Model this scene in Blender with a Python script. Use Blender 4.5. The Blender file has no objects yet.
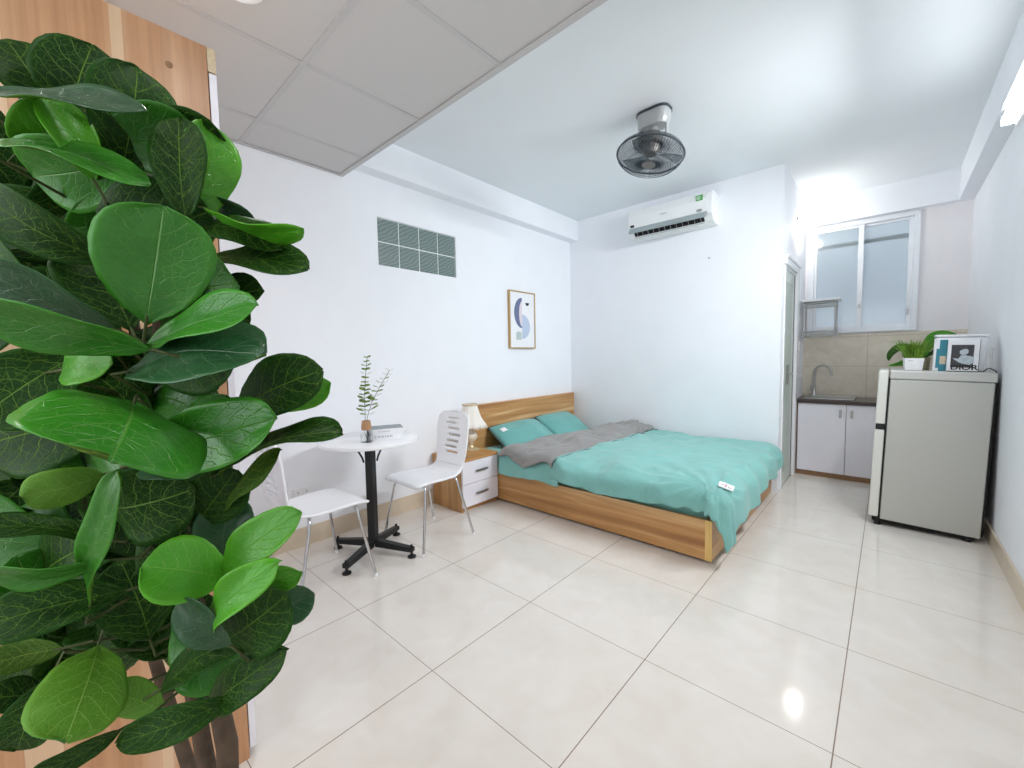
import bpy, bmesh, math, random
from mathutils import Vector, Matrix, noise, Euler
PI = math.pi
scene = bpy.context.scene
COL = scene.collection
random.seed(7)

# ------------------------------------------------------------------ camera
F_PX = 412.75
YAW, PIT, ROL = -0.7403, -0.06335, -0.0180
CAM = Vector((0.6913, -1.5191, 1.2223))
fw = Vector((math.sin(YAW)*math.cos(PIT), math.cos(YAW)*math.cos(PIT), math.sin(PIT)))
rt0 = Vector((math.cos(YAW), -math.sin(YAW), 0)); up0 = rt0.cross(fw)
RT = math.cos(ROL)*rt0 + math.sin(ROL)*up0
UP = -math.sin(ROL)*rt0 + math.cos(ROL)*up0
cd = bpy.data.cameras.new('camera'); cam = bpy.data.objects.new('camera', cd); COL.objects.link(cam)
m = Matrix.Identity(4)
for i in range(3):
    m[i][0] = RT[i]; m[i][1] = UP[i]; m[i][2] = -fw[i]; m[i][3] = CAM[i]
cam.matrix_world = m
cd.sensor_width = 36; cd.lens = F_PX/1024*36; cd.clip_start = 0.02; cd.clip_end = 60
scene.camera = cam

def at(u, v, d):
    """world point at distance d (along the view axis) of a photo pixel"""
    return CAM + d*(fw + RT*((u-512)/F_PX) - UP*((v-384)/F_PX))

# ------------------------------------------------------------------ materials
def srgb(r, g, b):
    f = lambda c: (c/255/12.92) if c/255 <= .04045 else ((c/255+.055)/1.055)**2.4
    return (f(r), f(g), f(b), 1)

def new_mat(name):
    mt = bpy.data.materials.new(name); mt.use_nodes = True
    nt = mt.node_tree; b = nt.nodes['Principled BSDF']
    return mt, nt, b

def mat(name, rgb, rough=.5, metal=0, noise_amt=.04, nscale=30, bump=0, bscale=80, coat=0, spec=.5, trans=0, ior=1.45, emit=None, estr=0):
    mt, nt, b = new_mat(name)
    c = srgb(*rgb)
    N = nt.nodes.new
    if noise_amt > 0:
        tc = N('ShaderNodeTexCoord'); nz = N('ShaderNodeTexNoise'); nz.inputs['Scale'].default_value = nscale
        nz.inputs['Detail'].default_value = 4
        nt.links.new(tc.outputs['Object'], nz.inputs['Vector'])
        cr = N('ShaderNodeValToRGB')
        cr.color_ramp.elements[0].position = .3; cr.color_ramp.elements[1].position = .7
        cr.color_ramp.elements[0].color = tuple(x*(1-noise_amt) for x in c[:3])+(1,)
        cr.color_ramp.elements[1].color = tuple(min(1, x*(1+noise_amt)) for x in c[:3])+(1,)
        nt.links.new(nz.outputs['Fac'], cr.inputs['Fac']); nt.links.new(cr.outputs['Color'], b.inputs['Base Color'])
    else:
        b.inputs['Base Color'].default_value = c
    b.inputs['Roughness'].default_value = rough; b.inputs['Metallic'].default_value = metal
    b.inputs['Specular IOR Level'].default_value = spec
    b.inputs['IOR'].default_value = ior
    if coat: b.inputs['Coat Weight'].default_value = coat; b.inputs['Coat Roughness'].default_value = .1
    if trans: b.inputs['Transmission Weight'].default_value = trans
    if bump:
        tc = N('ShaderNodeTexCoord'); nz = N('ShaderNodeTexNoise'); nz.inputs['Scale'].default_value = bscale; nz.inputs['Detail'].default_value = 5
        nt.links.new(tc.outputs['Object'], nz.inputs['Vector'])
        bp = N('ShaderNodeBump'); bp.inputs['Strength'].default_value = bump; bp.inputs['Distance'].default_value = .01
        nt.links.new(nz.outputs['Fac'], bp.inputs['Height']); nt.links.new(bp.outputs['Normal'], b.inputs['Normal'])
    if emit:
        b.inputs['Emission Color'].default_value = srgb(*emit); b.inputs['Emission Strength'].default_value = estr
    return mt

def wood(name, axis, base, dark, light, scale=1.0, rough=.38, streak=.5, bands=()):
    """laminate wood, grain along axis 0/1/2 of object space"""
    mt, nt, b = new_mat(name); N = nt.nodes.new; L = nt.links.new
    tc = N('ShaderNodeTexCoord'); mp = N('ShaderNodeMapping')
    s = [14*scale]*3; s[axis] = .9*scale
    mp.inputs['Scale'].default_value = s
    L(tc.outputs['Object'], mp.inputs['Vector'])
    n1 = N('ShaderNodeTexNoise'); n1.inputs['Scale'].default_value = 1.0; n1.inputs['Detail'].default_value = 6; n1.inputs['Distortion'].default_value = 1.1
    L(mp.outputs['Vector'], n1.inputs['Vector'])
    cr = N('ShaderNodeValToRGB'); e = cr.color_ramp.elements
    e[0].position = .25; e[0].color = srgb(*dark); e[1].position = .78; e[1].color = srgb(*light)
    k = e.new(.5); k.color = srgb(*base)
    L(n1.outputs['Fac'], cr.inputs['Fac'])
    # fine grain
    mp2 = N('ShaderNodeMapping'); s2 = [120*scale]*3; s2[axis] = 3*scale; mp2.inputs['Scale'].default_value = s2
    L(tc.outputs['Object'], mp2.inputs['Vector'])
    n2 = N('ShaderNodeTexNoise'); n2.inputs['Scale'].default_value = 1; n2.inputs['Detail'].default_value = 3
    L(mp2.outputs['Vector'], n2.inputs['Vector'])
    mx = N('ShaderNodeMix'); mx.data_type = 'RGBA'; mx.blend_type = 'MULTIPLY'; mx.inputs[0].default_value = .45
    c2 = N('ShaderNodeValToRGB'); c2.color_ramp.elements[0].position = .3; c2.color_ramp.elements[0].color = (.62, .55, .48, 1); c2.color_ramp.elements[1].position = .65; c2.color_ramp.elements[1].color = (1, 1, 1, 1)
    L(n2.outputs['Fac'], c2.inputs['Fac'])
    L(cr.outputs['Color'], mx.inputs[6]); L(c2.outputs['Color'], mx.inputs[7])
    # pale sap streaks
    mp3 = N('ShaderNodeMapping'); s3 = [9*scale]*3; s3[axis] = .5*scale; mp3.inputs['Scale'].default_value = s3; mp3.inputs['Location'].default_value = (3.1, 1.7, 5.3)
    L(tc.outputs['Object'], mp3.inputs['Vector'])
    n3 = N('ShaderNodeTexNoise'); n3.inputs['Scale'].default_value = 1; n3.inputs['Detail'].default_value = 2; n3.inputs['Distortion'].default_value = .6
    L(mp3.outputs['Vector'], n3.inputs['Vector'])
    c3 = N('ShaderNodeValToRGB'); c3.color_ramp.elements[0].position = .60; c3.color_ramp.elements[0].color = (0, 0, 0, 1); c3.color_ramp.elements[1].position = .70; c3.color_ramp.elements[1].color = (streak,)*3+(1,)
    L(n3.outputs['Fac'], c3.inputs['Fac'])
    m3 = N('ShaderNodeMix'); m3.data_type = 'RGBA'
    L(c3.outputs['Color'], m3.inputs[0]); L(mx.outputs[2], m3.inputs[6]); m3.inputs[7].default_value = srgb(min(255, light[0]+12), min(255, light[1]+16), min(255, light[2]+20))
    last = m3.outputs[2]
    # pale sapwood planks in the printed pattern
    sx = N('ShaderNodeSeparateXYZ'); L(tc.outputs['Object'], sx.inputs[0])
    for (c0, w0) in bands:
        wb = N('ShaderNodeMath'); wb.operation = 'MULTIPLY_ADD'; L(n3.outputs['Fac'], wb.inputs[0]); wb.inputs[1].default_value = .02; L(sx.outputs['Y'], wb.inputs[2])
        d0 = N('ShaderNodeMath'); d0.operation = 'SUBTRACT'; L(wb.outputs[0], d0.inputs[0]); d0.inputs[1].default_value = c0+.01
        a0 = N('ShaderNodeMath'); a0.operation = 'ABSOLUTE'; L(d0.outputs[0], a0.inputs[0])
        l0 = N('ShaderNodeMath'); l0.operation = 'LESS_THAN'; L(a0.outputs[0], l0.inputs[0]); l0.inputs[1].default_value = w0
        k0 = N('ShaderNodeMath'); k0.operation = 'MULTIPLY'; L(l0.outputs[0], k0.inputs[0]); k0.inputs[1].default_value = .6
        mb_ = N('ShaderNodeMix'); mb_.data_type = 'RGBA'; L(k0.outputs[0], mb_.inputs[0]); L(last, mb_.inputs[6]); mb_.inputs[7].default_value = srgb(232, 206, 172); last = mb_.outputs[2]
    L(last, b.inputs['Base Color'])
    b.inputs['Roughness'].default_value = rough
    return mt

def floor_mat():
    mt, nt, b = new_mat('polished cream porcelain tile'); N = nt.nodes.new; L = nt.links.new
    tc = N('ShaderNodeTexCoord'); sp = N('ShaderNodeSeparateXYZ'); L(tc.outputs['Object'], sp.inputs[0])
    def line(sock, w):
        a = N('ShaderNodeMath'); a.operation = 'DIVIDE'; L(sock, a.inputs[0]); a.inputs[1].default_value = .6
        f = N('ShaderNodeMath'); f.operation = 'ADD'; L(a.outputs[0], f.inputs[0]); f.inputs[1].default_value = .5
        fr = N('ShaderNodeMath'); fr.operation = 'FRACT'; L(f.outputs[0], fr.inputs[0])
        s = N('ShaderNodeMath'); s.operation = 'SUBTRACT'; L(fr.outputs[0], s.inputs[0]); s.inputs[1].default_value = .5
        ab = N('ShaderNodeMath'); ab.operation = 'ABSOLUTE'; L(s.outputs[0], ab.inputs[0])
        lt = N('ShaderNodeMath'); lt.operation = 'LESS_THAN'; L(ab.outputs[0], lt.inputs[0]); lt.inputs[1].default_value = w/.6/2
        return lt.outputs[0], f.outputs[0]
    lx, cx_ = line(sp.outputs['X'], .0036); ly, cy_ = line(sp.outputs['Y'], .0026)
    mxm = N('ShaderNodeMath'); mxm.operation = 'MAXIMUM'; L(lx, mxm.inputs[0]); L(ly, mxm.inputs[1])
    n = N('ShaderNodeTexNoise'); n.inputs['Scale'].default_value = 7; n.inputs['Detail'].default_value = 8; n.inputs['Distortion'].default_value = .8
    L(tc.outputs['Object'], n.inputs['Vector'])
    cr = N('ShaderNodeValToRGB'); e = cr.color_ramp.elements
    e[0].position = .3; e[0].color = srgb(226, 218, 209); e[1].position = .7; e[1].color = srgb(232, 226, 219)
    L(n.outputs['Fac'], cr.inputs['Fac'])
    # per-tile tone
    fx = N('ShaderNodeMath'); fx.operation = 'FLOOR'; L(cx_, fx.inputs[0])
    fy = N('ShaderNodeMath'); fy.operation = 'FLOOR'; L(cy_, fy.inputs[0])
    cb = N('ShaderNodeCombineXYZ'); L(fx.outputs[0], cb.inputs[0]); L(fy.outputs[0], cb.inputs[1])
    wn = N('ShaderNodeTexWhiteNoise'); L(cb.outputs[0], wn.inputs['Vector'])
    mr = N('ShaderNodeMapRange'); mr.inputs[3].default_value = .98; mr.inputs[4].default_value = 1.01; L(wn.outputs['Value'], mr.inputs[0])
    mm = N('ShaderNodeMix'); mm.data_type = 'RGBA'; mm.blend_type = 'MULTIPLY'; mm.inputs[0].default_value = 1
    L(cr.outputs['Color'], mm.inputs[6]); L(mr.outputs[0], mm.inputs[7])
    mg = N('ShaderNodeMix'); mg.data_type = 'RGBA'; L(mxm.outputs[0], mg.inputs[0]); L(mm.outputs[2], mg.inputs[6]); mg.inputs[7].default_value = srgb(138, 120, 104)
    L(mg.outputs[2], b.inputs['Base Color'])
    rr = N('ShaderNodeMapRange'); rr.inputs[3].default_value = .09; rr.inputs[4].default_value = .7; L(mxm.outputs[0], rr.inputs[0])
    L(rr.outputs[0], b.inputs['Roughness'])
    b.inputs['Specular IOR Level'].default_value = .55
    return mt

def tile_wall_mat():
    mt, nt, b = new_mat('beige kitchen wall tile'); N = nt.nodes.new; L = nt.links.new
    tc = N('ShaderNodeTexCoord'); n = N('ShaderNodeTexNoise'); n.inputs['Scale'].default_value = 9; n.inputs['Detail'].default_value = 7; n.inputs['Distortion'].default_value = 1.2
    L(tc.outputs['Object'], n.inputs['Vector'])
    cr = N('ShaderNodeValToRGB'); e = cr.color_ramp.elements
    e[0].position = .3; e[0].color = srgb(212, 201, 182); e[1].position = .7; e[1].color = srgb(226, 217, 201)
    L(n.outputs['Fac'], cr.inputs['Fac'])
    sp = N('ShaderNodeSeparateXYZ'); L(tc.outputs['Object'], sp.inputs[0])
    outs = []
    for ax, off, per in (('X', .53, .6), ('Z', 1.075, .3)):
        a = N('ShaderNodeMath'); a.operation = 'SUBTRACT'; L(sp.outputs[ax], a.inputs[0]); a.inputs[1].default_value = off - per/2
        d = N('ShaderNodeMath'); d.operation = 'DIVIDE'; L(a.outputs[0], d.inputs[0]); d.inputs[1].default_value = per
        fr = N('ShaderNodeMath'); fr.operation = 'FRACT'; L(d.outputs[0], fr.inputs[0])
        s = N('ShaderNodeMath'); s.operation = 'SUBTRACT'; L(fr.outputs[0], s.inputs[0]); s.inputs[1].default_value = .5
        ab = N('ShaderNodeMath'); ab.operation = 'ABSOLUTE'; L(s.outputs[0], ab.inputs[0])
        lt = N('ShaderNodeMath'); lt.operation = 'LESS_THAN'; L(ab.outputs[0], lt.inputs[0]); lt.inputs[1].default_value = .003/per
        outs.append(lt.outputs[0])
    mxm = N('ShaderNodeMath'); mxm.operation = 'MAXIMUM'; L(outs[0], mxm.inputs[0]); L(outs[1], mxm.inputs[1])
    mg = N('ShaderNodeMix'); mg.data_type = 'RGBA'; L(mxm.outputs[0], mg.inputs[0]); L(cr.outputs['Color'], mg.inputs[6]); mg.inputs[7].default_value = srgb(190, 178, 160)
    L(mg.outputs[2], b.inputs['Base Color']); b.inputs['Roughness'].default_value = .3
    return mt

def leaf_mat(name, base, edge, vein, under=False, rough=.38, vein_w=1.0, spec=.30, vmix=.40):
    mt, nt, b = new_mat(name); N = nt.nodes.new; L = nt.links.new
    uv = N('ShaderNodeTexCoord'); sp = N('ShaderNodeSeparateXYZ'); L(uv.outputs['UV'], sp.inputs[0])
    def M(op, a, bb=None, c=None):
        n = N('ShaderNodeMath'); n.operation = op
        for i, x in enumerate((a, bb, c)):
            if x is None: continue
            if isinstance(x, (int, float)): n.inputs[i].default_value = x
            else: L(x, n.inputs[i])
        return n.outputs[0]
    t = M('SUBTRACT', sp.outputs['X'], .5); at_ = M('MULTIPLY', M('ABSOLUTE', t), 2.0)      # 0 midrib .. 1 margin
    s = sp.outputs['Y']
    nz = N('ShaderNodeTexNoise'); nz.inputs['Scale'].default_value = 6; L(uv.outputs['UV'], nz.inputs['Vector'])
    wob = M('MULTIPLY', M('SUBTRACT', nz.outputs['Fac'], .5), .12)
    # midrib
    mid = M('SMOOTH_MIN', 1.0, M('MAXIMUM', 0.0, M('SUBTRACT', 1.0, M('DIVIDE', at_, .026*vein_w))), .01)
    # laterals curve toward the tip
    ph = M('MULTIPLY', M('ADD', M('SUBTRACT', s, M('MULTIPLY', M('POWER', at_, 1.25), .28)), wob), 7.0)
    dl = M('ABSOLUTE', M('SUBTRACT', M('FRACT', ph), .5))
    lat = M('MAXIMUM', 0.0, M('SUBTRACT', 1.0, M('DIVIDE', dl, .040*vein_w)))
    lat = M('MULTIPLY', lat, M('LESS_THAN', at_, .86))
    # reticulate net
    mp = N('ShaderNodeMapping'); mp.inputs['Scale'].default_value = (11, 15, 1); L(uv.outputs['UV'], mp.inputs['Vector'])
    vo = N('ShaderNodeTexVoronoi'); vo.feature = 'DISTANCE_TO_EDGE'; vo.inputs['Scale'].default_value = 1; L(mp.outputs['Vector'], vo.inputs['Vector'])
    net = M('MULTIPLY', M('MAXIMUM', 0.0, M('SUBTRACT', 1.0, M('DIVIDE', vo.outputs['Distance'], .045*vein_w))), .42)
    net = M('MULTIPLY', net, M('LESS_THAN', at_, .92))
    v = M('MAXIMUM', M('MAXIMUM', mid, lat), net)
    oi = N('ShaderNodeObjectInfo')
    n2 = N('ShaderNodeTexNoise'); n2.inputs['Scale'].default_value = 3; L(uv.outputs['UV'], n2.inputs['Vector'])
    rim = M('POWER', at_, 5.0)
    mx = N('ShaderNodeMix'); mx.data_type = 'RGBA'; L(M('MINIMUM', 1.0, M('ADD', M('MULTIPLY', rim, .55), M('MULTIPLY', n2.outputs['Fac'], .35))), mx.inputs[0])
    mx.inputs[6].default_value = srgb(*base); mx.inputs[7].default_value = srgb(*edge)
    hs = N('ShaderNodeHueSaturation'); L(mx.outputs[2], hs.inputs['Color'])
    L(M('ADD', M('MULTIPLY', oi.outputs['Random'], .35), .82), hs.inputs['Value'])
    mv = N('ShaderNodeMix'); mv.data_type = 'RGBA'; L(M('MULTIPLY', v, .62 if under else vmix), mv.inputs[0]); L(hs.outputs['Color'], mv.inputs[6]); mv.inputs[7].default_value = srgb(*vein)
    L(mv.outputs[2], b.inputs['Base Color'])
    b.inputs['Roughness'].default_value = rough; b.inputs['Specular IOR Level'].default_value = spec
    bp = N('ShaderNodeBump'); bp.inputs['Strength'].default_value = .45; bp.inputs['Distance'].default_value = .003
    hgt = M('ADD', M('MULTIPLY', M('MAXIMUM', mid, lat), -1.0 if not under else 1.0), M('MULTIPLY', net, -.4))
    L(hgt, bp.inputs['Height']); L(bp.outputs['Normal'], b.inputs['Normal'])
    # a little light passes through the thin cloth leaf
    tr = N('ShaderNodeBsdfTranslucent'); L(mv.outputs[2], tr.inputs['Color'])
    ms = N('ShaderNodeMixShader'); ms.inputs[0].default_value = .12
    out = nt.nodes['Material Output']; L(b.outputs[0], ms.inputs[1]); L(tr.outputs[0], ms.inputs[2]); L(ms.outputs[0], out.inputs['Surface'])
    return mt

def fabric(name, rgb, var=.05, bump=.30):
    mt, nt, b = new_mat(name); N = nt.nodes.new; L = nt.links.new
    tc = N('ShaderNodeTexCoord'); n = N('ShaderNodeTexNoise'); n.inputs['Scale'].default_value = 5; n.inputs['Detail'].default_value = 5; L(tc.outputs['Object'], n.inputs['Vector'])
    c = srgb(*rgb); cr = N('ShaderNodeValToRGB'); e = cr.color_ramp.elements
    e[0].position = .3; e[0].color = tuple(x*(1-var) for x in c[:3])+(1,); e[1].position = .7; e[1].color = tuple(x*(1+var) for x in c[:3])+(1,)
    L(n.outputs['Fac'], cr.inputs['Fac']); L(cr.outputs['Color'], b.inputs['Base Color'])
    b.inputs['Roughness'].default_value = .85; b.inputs['Sheen Weight'].default_value = .25; b.inputs['Specular IOR Level'].default_value = .2
    n2 = N('ShaderNodeTexNoise'); n2.inputs['Scale'].default_value = 22; n2.inputs['Detail'].default_value = 4; n2.inputs['Distortion'].default_value = .4; L(tc.outputs['Object'], n2.inputs['Vector'])
    bp = N('ShaderNodeBump'); bp.inputs['Strength'].default_value = bump; bp.inputs['Distance'].default_value = .02
    L(n2.outputs['Fac'], bp.inputs['Height']); L(bp.outputs['Normal'], b.inputs['Normal'])
    return mt

def glassblock_mat():
    mt, nt, b = new_mat('ribbed grey green glass block'); N = nt.nodes.new; L = nt.links.new
    tc = N('ShaderNodeTexCoord'); mp = N('ShaderNodeMapping'); mp.inputs['Rotation'].default_value = (math.radians(-32), 0, 0); L(tc.outputs['Object'], mp.inputs['Vector'])
    w = N('ShaderNodeTexWave'); w.bands_direction = 'Z'; w.inputs['Scale'].default_value = 12; w.inputs['Distortion'].default_value = 4.5; w.inputs['Detail'].default_value = 1
    L(mp.outputs['Vector'], w.inputs['Vector'])
    cr = N('ShaderNodeValToRGB'); e = cr.color_ramp.elements
    e[0].position = .2; e[0].color = srgb(98, 115, 113); e[1].position = .85; e[1].color = srgb(122, 139, 136)
    L(w.outputs['Fac'], cr.inputs['Fac']); L(cr.outputs['Color'], b.inputs['Base Color'])
    b.inputs['Roughness'].default_value = .3; b.inputs['Coat Weight'].default_value = .4
    bp = N('ShaderNodeBump'); bp.inputs['Strength'].default_value = .22; bp.inputs['Distance'].default_value = .005
    L(w.outputs['Fac'], bp.inputs['Height']); L(bp.outputs['Normal'], b.inputs['Normal'])
    return mt

M = {}
M['paint'] = mat('white wall paint', (243, 245, 250), .75, noise_amt=.012, nscale=4, bump=.04, bscale=60, spec=.25)
M['paint_warm'] = mat('off white wall tile', (243, 240, 242), .45, noise_amt=.015, nscale=4, spec=.3)
M['ceil'] = mat('ceiling paint', (236, 240, 243), .85, noise_amt=.01, nscale=3, spec=.2)
M['panel'] = mat('mineral ceiling tile', (208, 206, 205), .85, noise_amt=.02, nscale=220, spec=.2)
M['grid'] = mat('ceiling grid metal', (198, 196, 196), .5, noise_amt=.01)
M['floor'] = floor_mat()
M['base'] = mat('beige skirting tile', (214, 198, 176), .3, noise_amt=.05, nscale=12)
M['tile'] = tile_wall_mat()
M['white_pl'] = mat('white plastic', (240, 241, 243), .32, noise_amt=.01)
M['white_lam'] = mat('white laminate', (238, 236, 244), .3, noise_amt=.01, coat=.2)
M['white_gloss'] = mat('white lacquer', (244, 244, 247), .22, noise_amt=.008, coat=.3)
M['alu'] = mat('white window frame', (240, 243, 248), .35, noise_amt=.01)
M['frost'] = mat('frosted glass', (214, 226, 230), .42, noise_amt=.0, trans=.72, coat=.5, ior=1.15)
M['gblock'] = glassblock_mat()
M['mortar'] = mat('white mortar', (226, 232, 232), .7)
M['wood'] = wood('honey oak laminate along length', 0, (198, 148, 92), (152, 102, 56), (226, 188, 136), .8, .38, .75)
M['wood_y'] = wood('honey oak laminate across', 1, (198, 148, 92), (152, 102, 56), (226, 188, 136), .8, .38, .75)
M['wood_z'] = wood('honey oak laminate upright', 2, (186, 140, 90), (156, 110, 64), (206, 164, 114), .8)
M['wood_edge'] = wood('pale edge banding', 2, (226, 188, 112), (212, 170, 94), (236, 204, 136), .8)
M['wood_ward'] = wood('blond oak panel upright', 2, (200, 152, 112), (178, 130, 90), (214, 174, 138), .75, .32, .8, ((-.185, .011), (-.40, .03)))
M['cap'] = wood('pale timber fascia', 0, (222, 204, 170), (205, 184, 146), (232, 216, 186), 1)
M['black'] = mat('black powder coated metal', (22, 23, 24), .45, noise_amt=.1)
M['dark'] = mat('dark gap', (30, 28, 28), .8)
M['chrome'] = mat('chrome', (205, 206, 208), .18, 1, noise_amt=.02)
M['steel'] = mat('brushed steel', (176, 176, 174), .32, 1, noise_amt=.05, nscale=60)
M['fr_side'] = mat('silver fridge shell', (190, 190, 184), .42, .35, noise_amt=.02, nscale=200)
M['fr_top'] = mat('grey fridge top', (196, 196, 192), .4, .15, noise_amt=.02)
M['fr_door'] = mat('pale fridge door', (226, 225, 218), .3, .05, noise_amt=.01)
M['granite'] = mat('dark brown stone', (66, 54, 52), .25, noise_amt=.25, nscale=120)
M['brown'] = mat('brown chipboard edge', (150, 116, 84), .6, noise_amt=.1)
M['teal'] = fabric('teal cotton', (128, 184, 178))
M['teal_d'] = fabric('teal cotton pillow', (110, 172, 167))
M['grey_f'] = fabric('grey cotton', (143, 141, 139))
M['grey_d'] = fabric('dark grey piping', (74, 84, 86))
M['tag'] = mat('white satin label', (242, 242, 244), .5)
M['ink_pink'] = mat('faded pink print', (206, 170, 184), .6)
M['ink'] = mat('black print', (32, 32, 36), .5)
M['ink_grey'] = mat('grey print', (150, 152, 156), .5)
M['paper'] = mat('page edges', (236, 234, 230), .8, noise_amt=.02, nscale=200)
M['book_w'] = mat('white book cover', (240, 241, 245), .4)
M['book_grey'] = mat('slate grey book cover', (140, 148, 154), .45, noise_amt=.12, nscale=40)
M['book_teal'] = mat('teal book cover', (58, 132, 150), .45, noise_amt=.06)
M['photo_dark'] = mat('dark photo print', (62, 62, 66), .4, noise_amt=.25, nscale=60)
M['photo_pale'] = mat('pale photo print', (186, 196, 204), .4, noise_amt=.2, nscale=90)
M['stamp'] = mat('tan stamp print', (214, 196, 172), .5, noise_amt=.12, nscale=80)
M['cork'] = mat('brown timber collar', (176, 134, 96), .6, noise_amt=.12, nscale=80)
M['shade'] = mat('cream lace lamp shade', (240, 234, 226), .8, noise_amt=.04, nscale=60, bump=.3, bscale=60)
M['lamp_b'] = mat('ivory ceramic lamp', (232, 222, 204), .3, noise_amt=.08, nscale=40, coat=.4)
M['gold'] = mat('antique gold', (206, 188, 152), .35, .35, noise_amt=.08)
M['fan_grey'] = mat('silver grey fan plastic', (182, 186, 186), .35, .2, noise_amt=.02)
M['fan_dark'] = mat('dark grey fan metal', (66, 74, 82), .4, .3, noise_amt=.05)
M['fan_motor'] = mat('grey brown motor', (128, 124, 120), .4, .3, noise_amt=.05)
M['fan_blade'] = mat('smoky clear fan blade', (196, 204, 206), .25, noise_amt=.0, trans=.9, ior=1.1)
M['ac'] = mat('white air conditioner plastic', (238, 240, 240), .3, noise_amt=.005)
M['ac_grey'] = mat('grey louver', (164, 174, 176), .35, .1)
M['green_st'] = mat('green energy sticker', (88, 168, 92), .5, noise_amt=.15, nscale=60)
M['frame_g'] = mat('thin gilt frame', (190, 158, 108), .4, .3)
M['print'] = mat('white art print', (240, 240, 244), .6, noise_amt=.01)
M['art_blue'] = mat('slate blue print', (106, 116, 152), .6, noise_amt=.1, nscale=60)
M['art_pale'] = mat('pale blue print', (190, 202, 224), .6, noise_amt=.05, nscale=60)
M['art_pink'] = mat('pale pink print', (226, 214, 220), .6)
M['art_sage'] = mat('sage print', (188, 200, 196), .6)
M['bark'] = mat('brown bark', (84, 68, 54), .9, noise_amt=.3, nscale=30, bump=.8, bscale=50)
M['twig'] = mat('olive stem', (62, 70, 30), .7, noise_amt=.15)
M['pot'] = mat('white ceramic pot', (240, 240, 242), .35)
M['pot_ol'] = mat('olive brown woven pot', (150, 144, 116), .8, noise_amt=.15, bump=.4)
M['soil'] = mat('dark soil', (58, 46, 36), .95, noise_amt=.3)
M['euca'] = mat('eucalyptus leaf', (122, 152, 62), .6, noise_amt=.2, nscale=40)
M['euca_st'] = mat('dark sprig stem', (92, 92, 62), .7)
M['grassy'] = mat('bright grass blade', (108, 148, 44), .5, noise_amt=.35, nscale=25)
M['door_leaf'] = mat('grey green door panel', (186, 196, 186), .4, noise_amt=.03)
M['door_rail'] = mat('pale green door rail', (206, 213, 206), .4, noise_amt=.02)
M['glow'] = mat('lit lamp', (255, 255, 255), .5, noise_amt=0, emit=(250, 252, 255), estr=5)
M['glow_bulb'] = mat('lit bulb', (255, 255, 255), .5, noise_amt=0, emit=(255, 252, 246), estr=115)
M['glow_down'] = mat('lit downlight', (255, 255, 255), .5, noise_amt=0, emit=(255, 253, 250), estr=10)
mg_, nt_, b_ = new_mat('clear glass'); b_.inputs['Transmission Weight'].default_value = 1; b_.inputs['Roughness'].default_value = .02; b_.inputs['IOR'].default_value = 1.2; b_.inputs['Base Color'].default_value = (.95, .97, .97, 1)
M['glass'] = mg_
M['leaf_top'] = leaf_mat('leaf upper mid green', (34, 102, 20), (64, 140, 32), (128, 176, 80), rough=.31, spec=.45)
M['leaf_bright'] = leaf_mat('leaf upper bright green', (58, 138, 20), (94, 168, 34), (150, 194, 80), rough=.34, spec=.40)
M['leaf_dark'] = leaf_mat('leaf upper dark green', (16, 48, 10), (36, 82, 16), (120, 162, 56), rough=.46, spec=.16, vmix=.66)  # dark green leaf, lowered further to carry the shade inside the crown
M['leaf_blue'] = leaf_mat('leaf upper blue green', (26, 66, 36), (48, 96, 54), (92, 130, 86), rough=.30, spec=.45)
M['under'] = leaf_mat('leaf underside olive', (46, 80, 20), (72, 108, 30), (176, 194, 84), True, rough=.5, spec=.16)
M['under_b'] = leaf_mat('leaf underside lime', (78, 128, 30), (102, 154, 44), (150, 190, 84), True, rough=.5)

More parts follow.
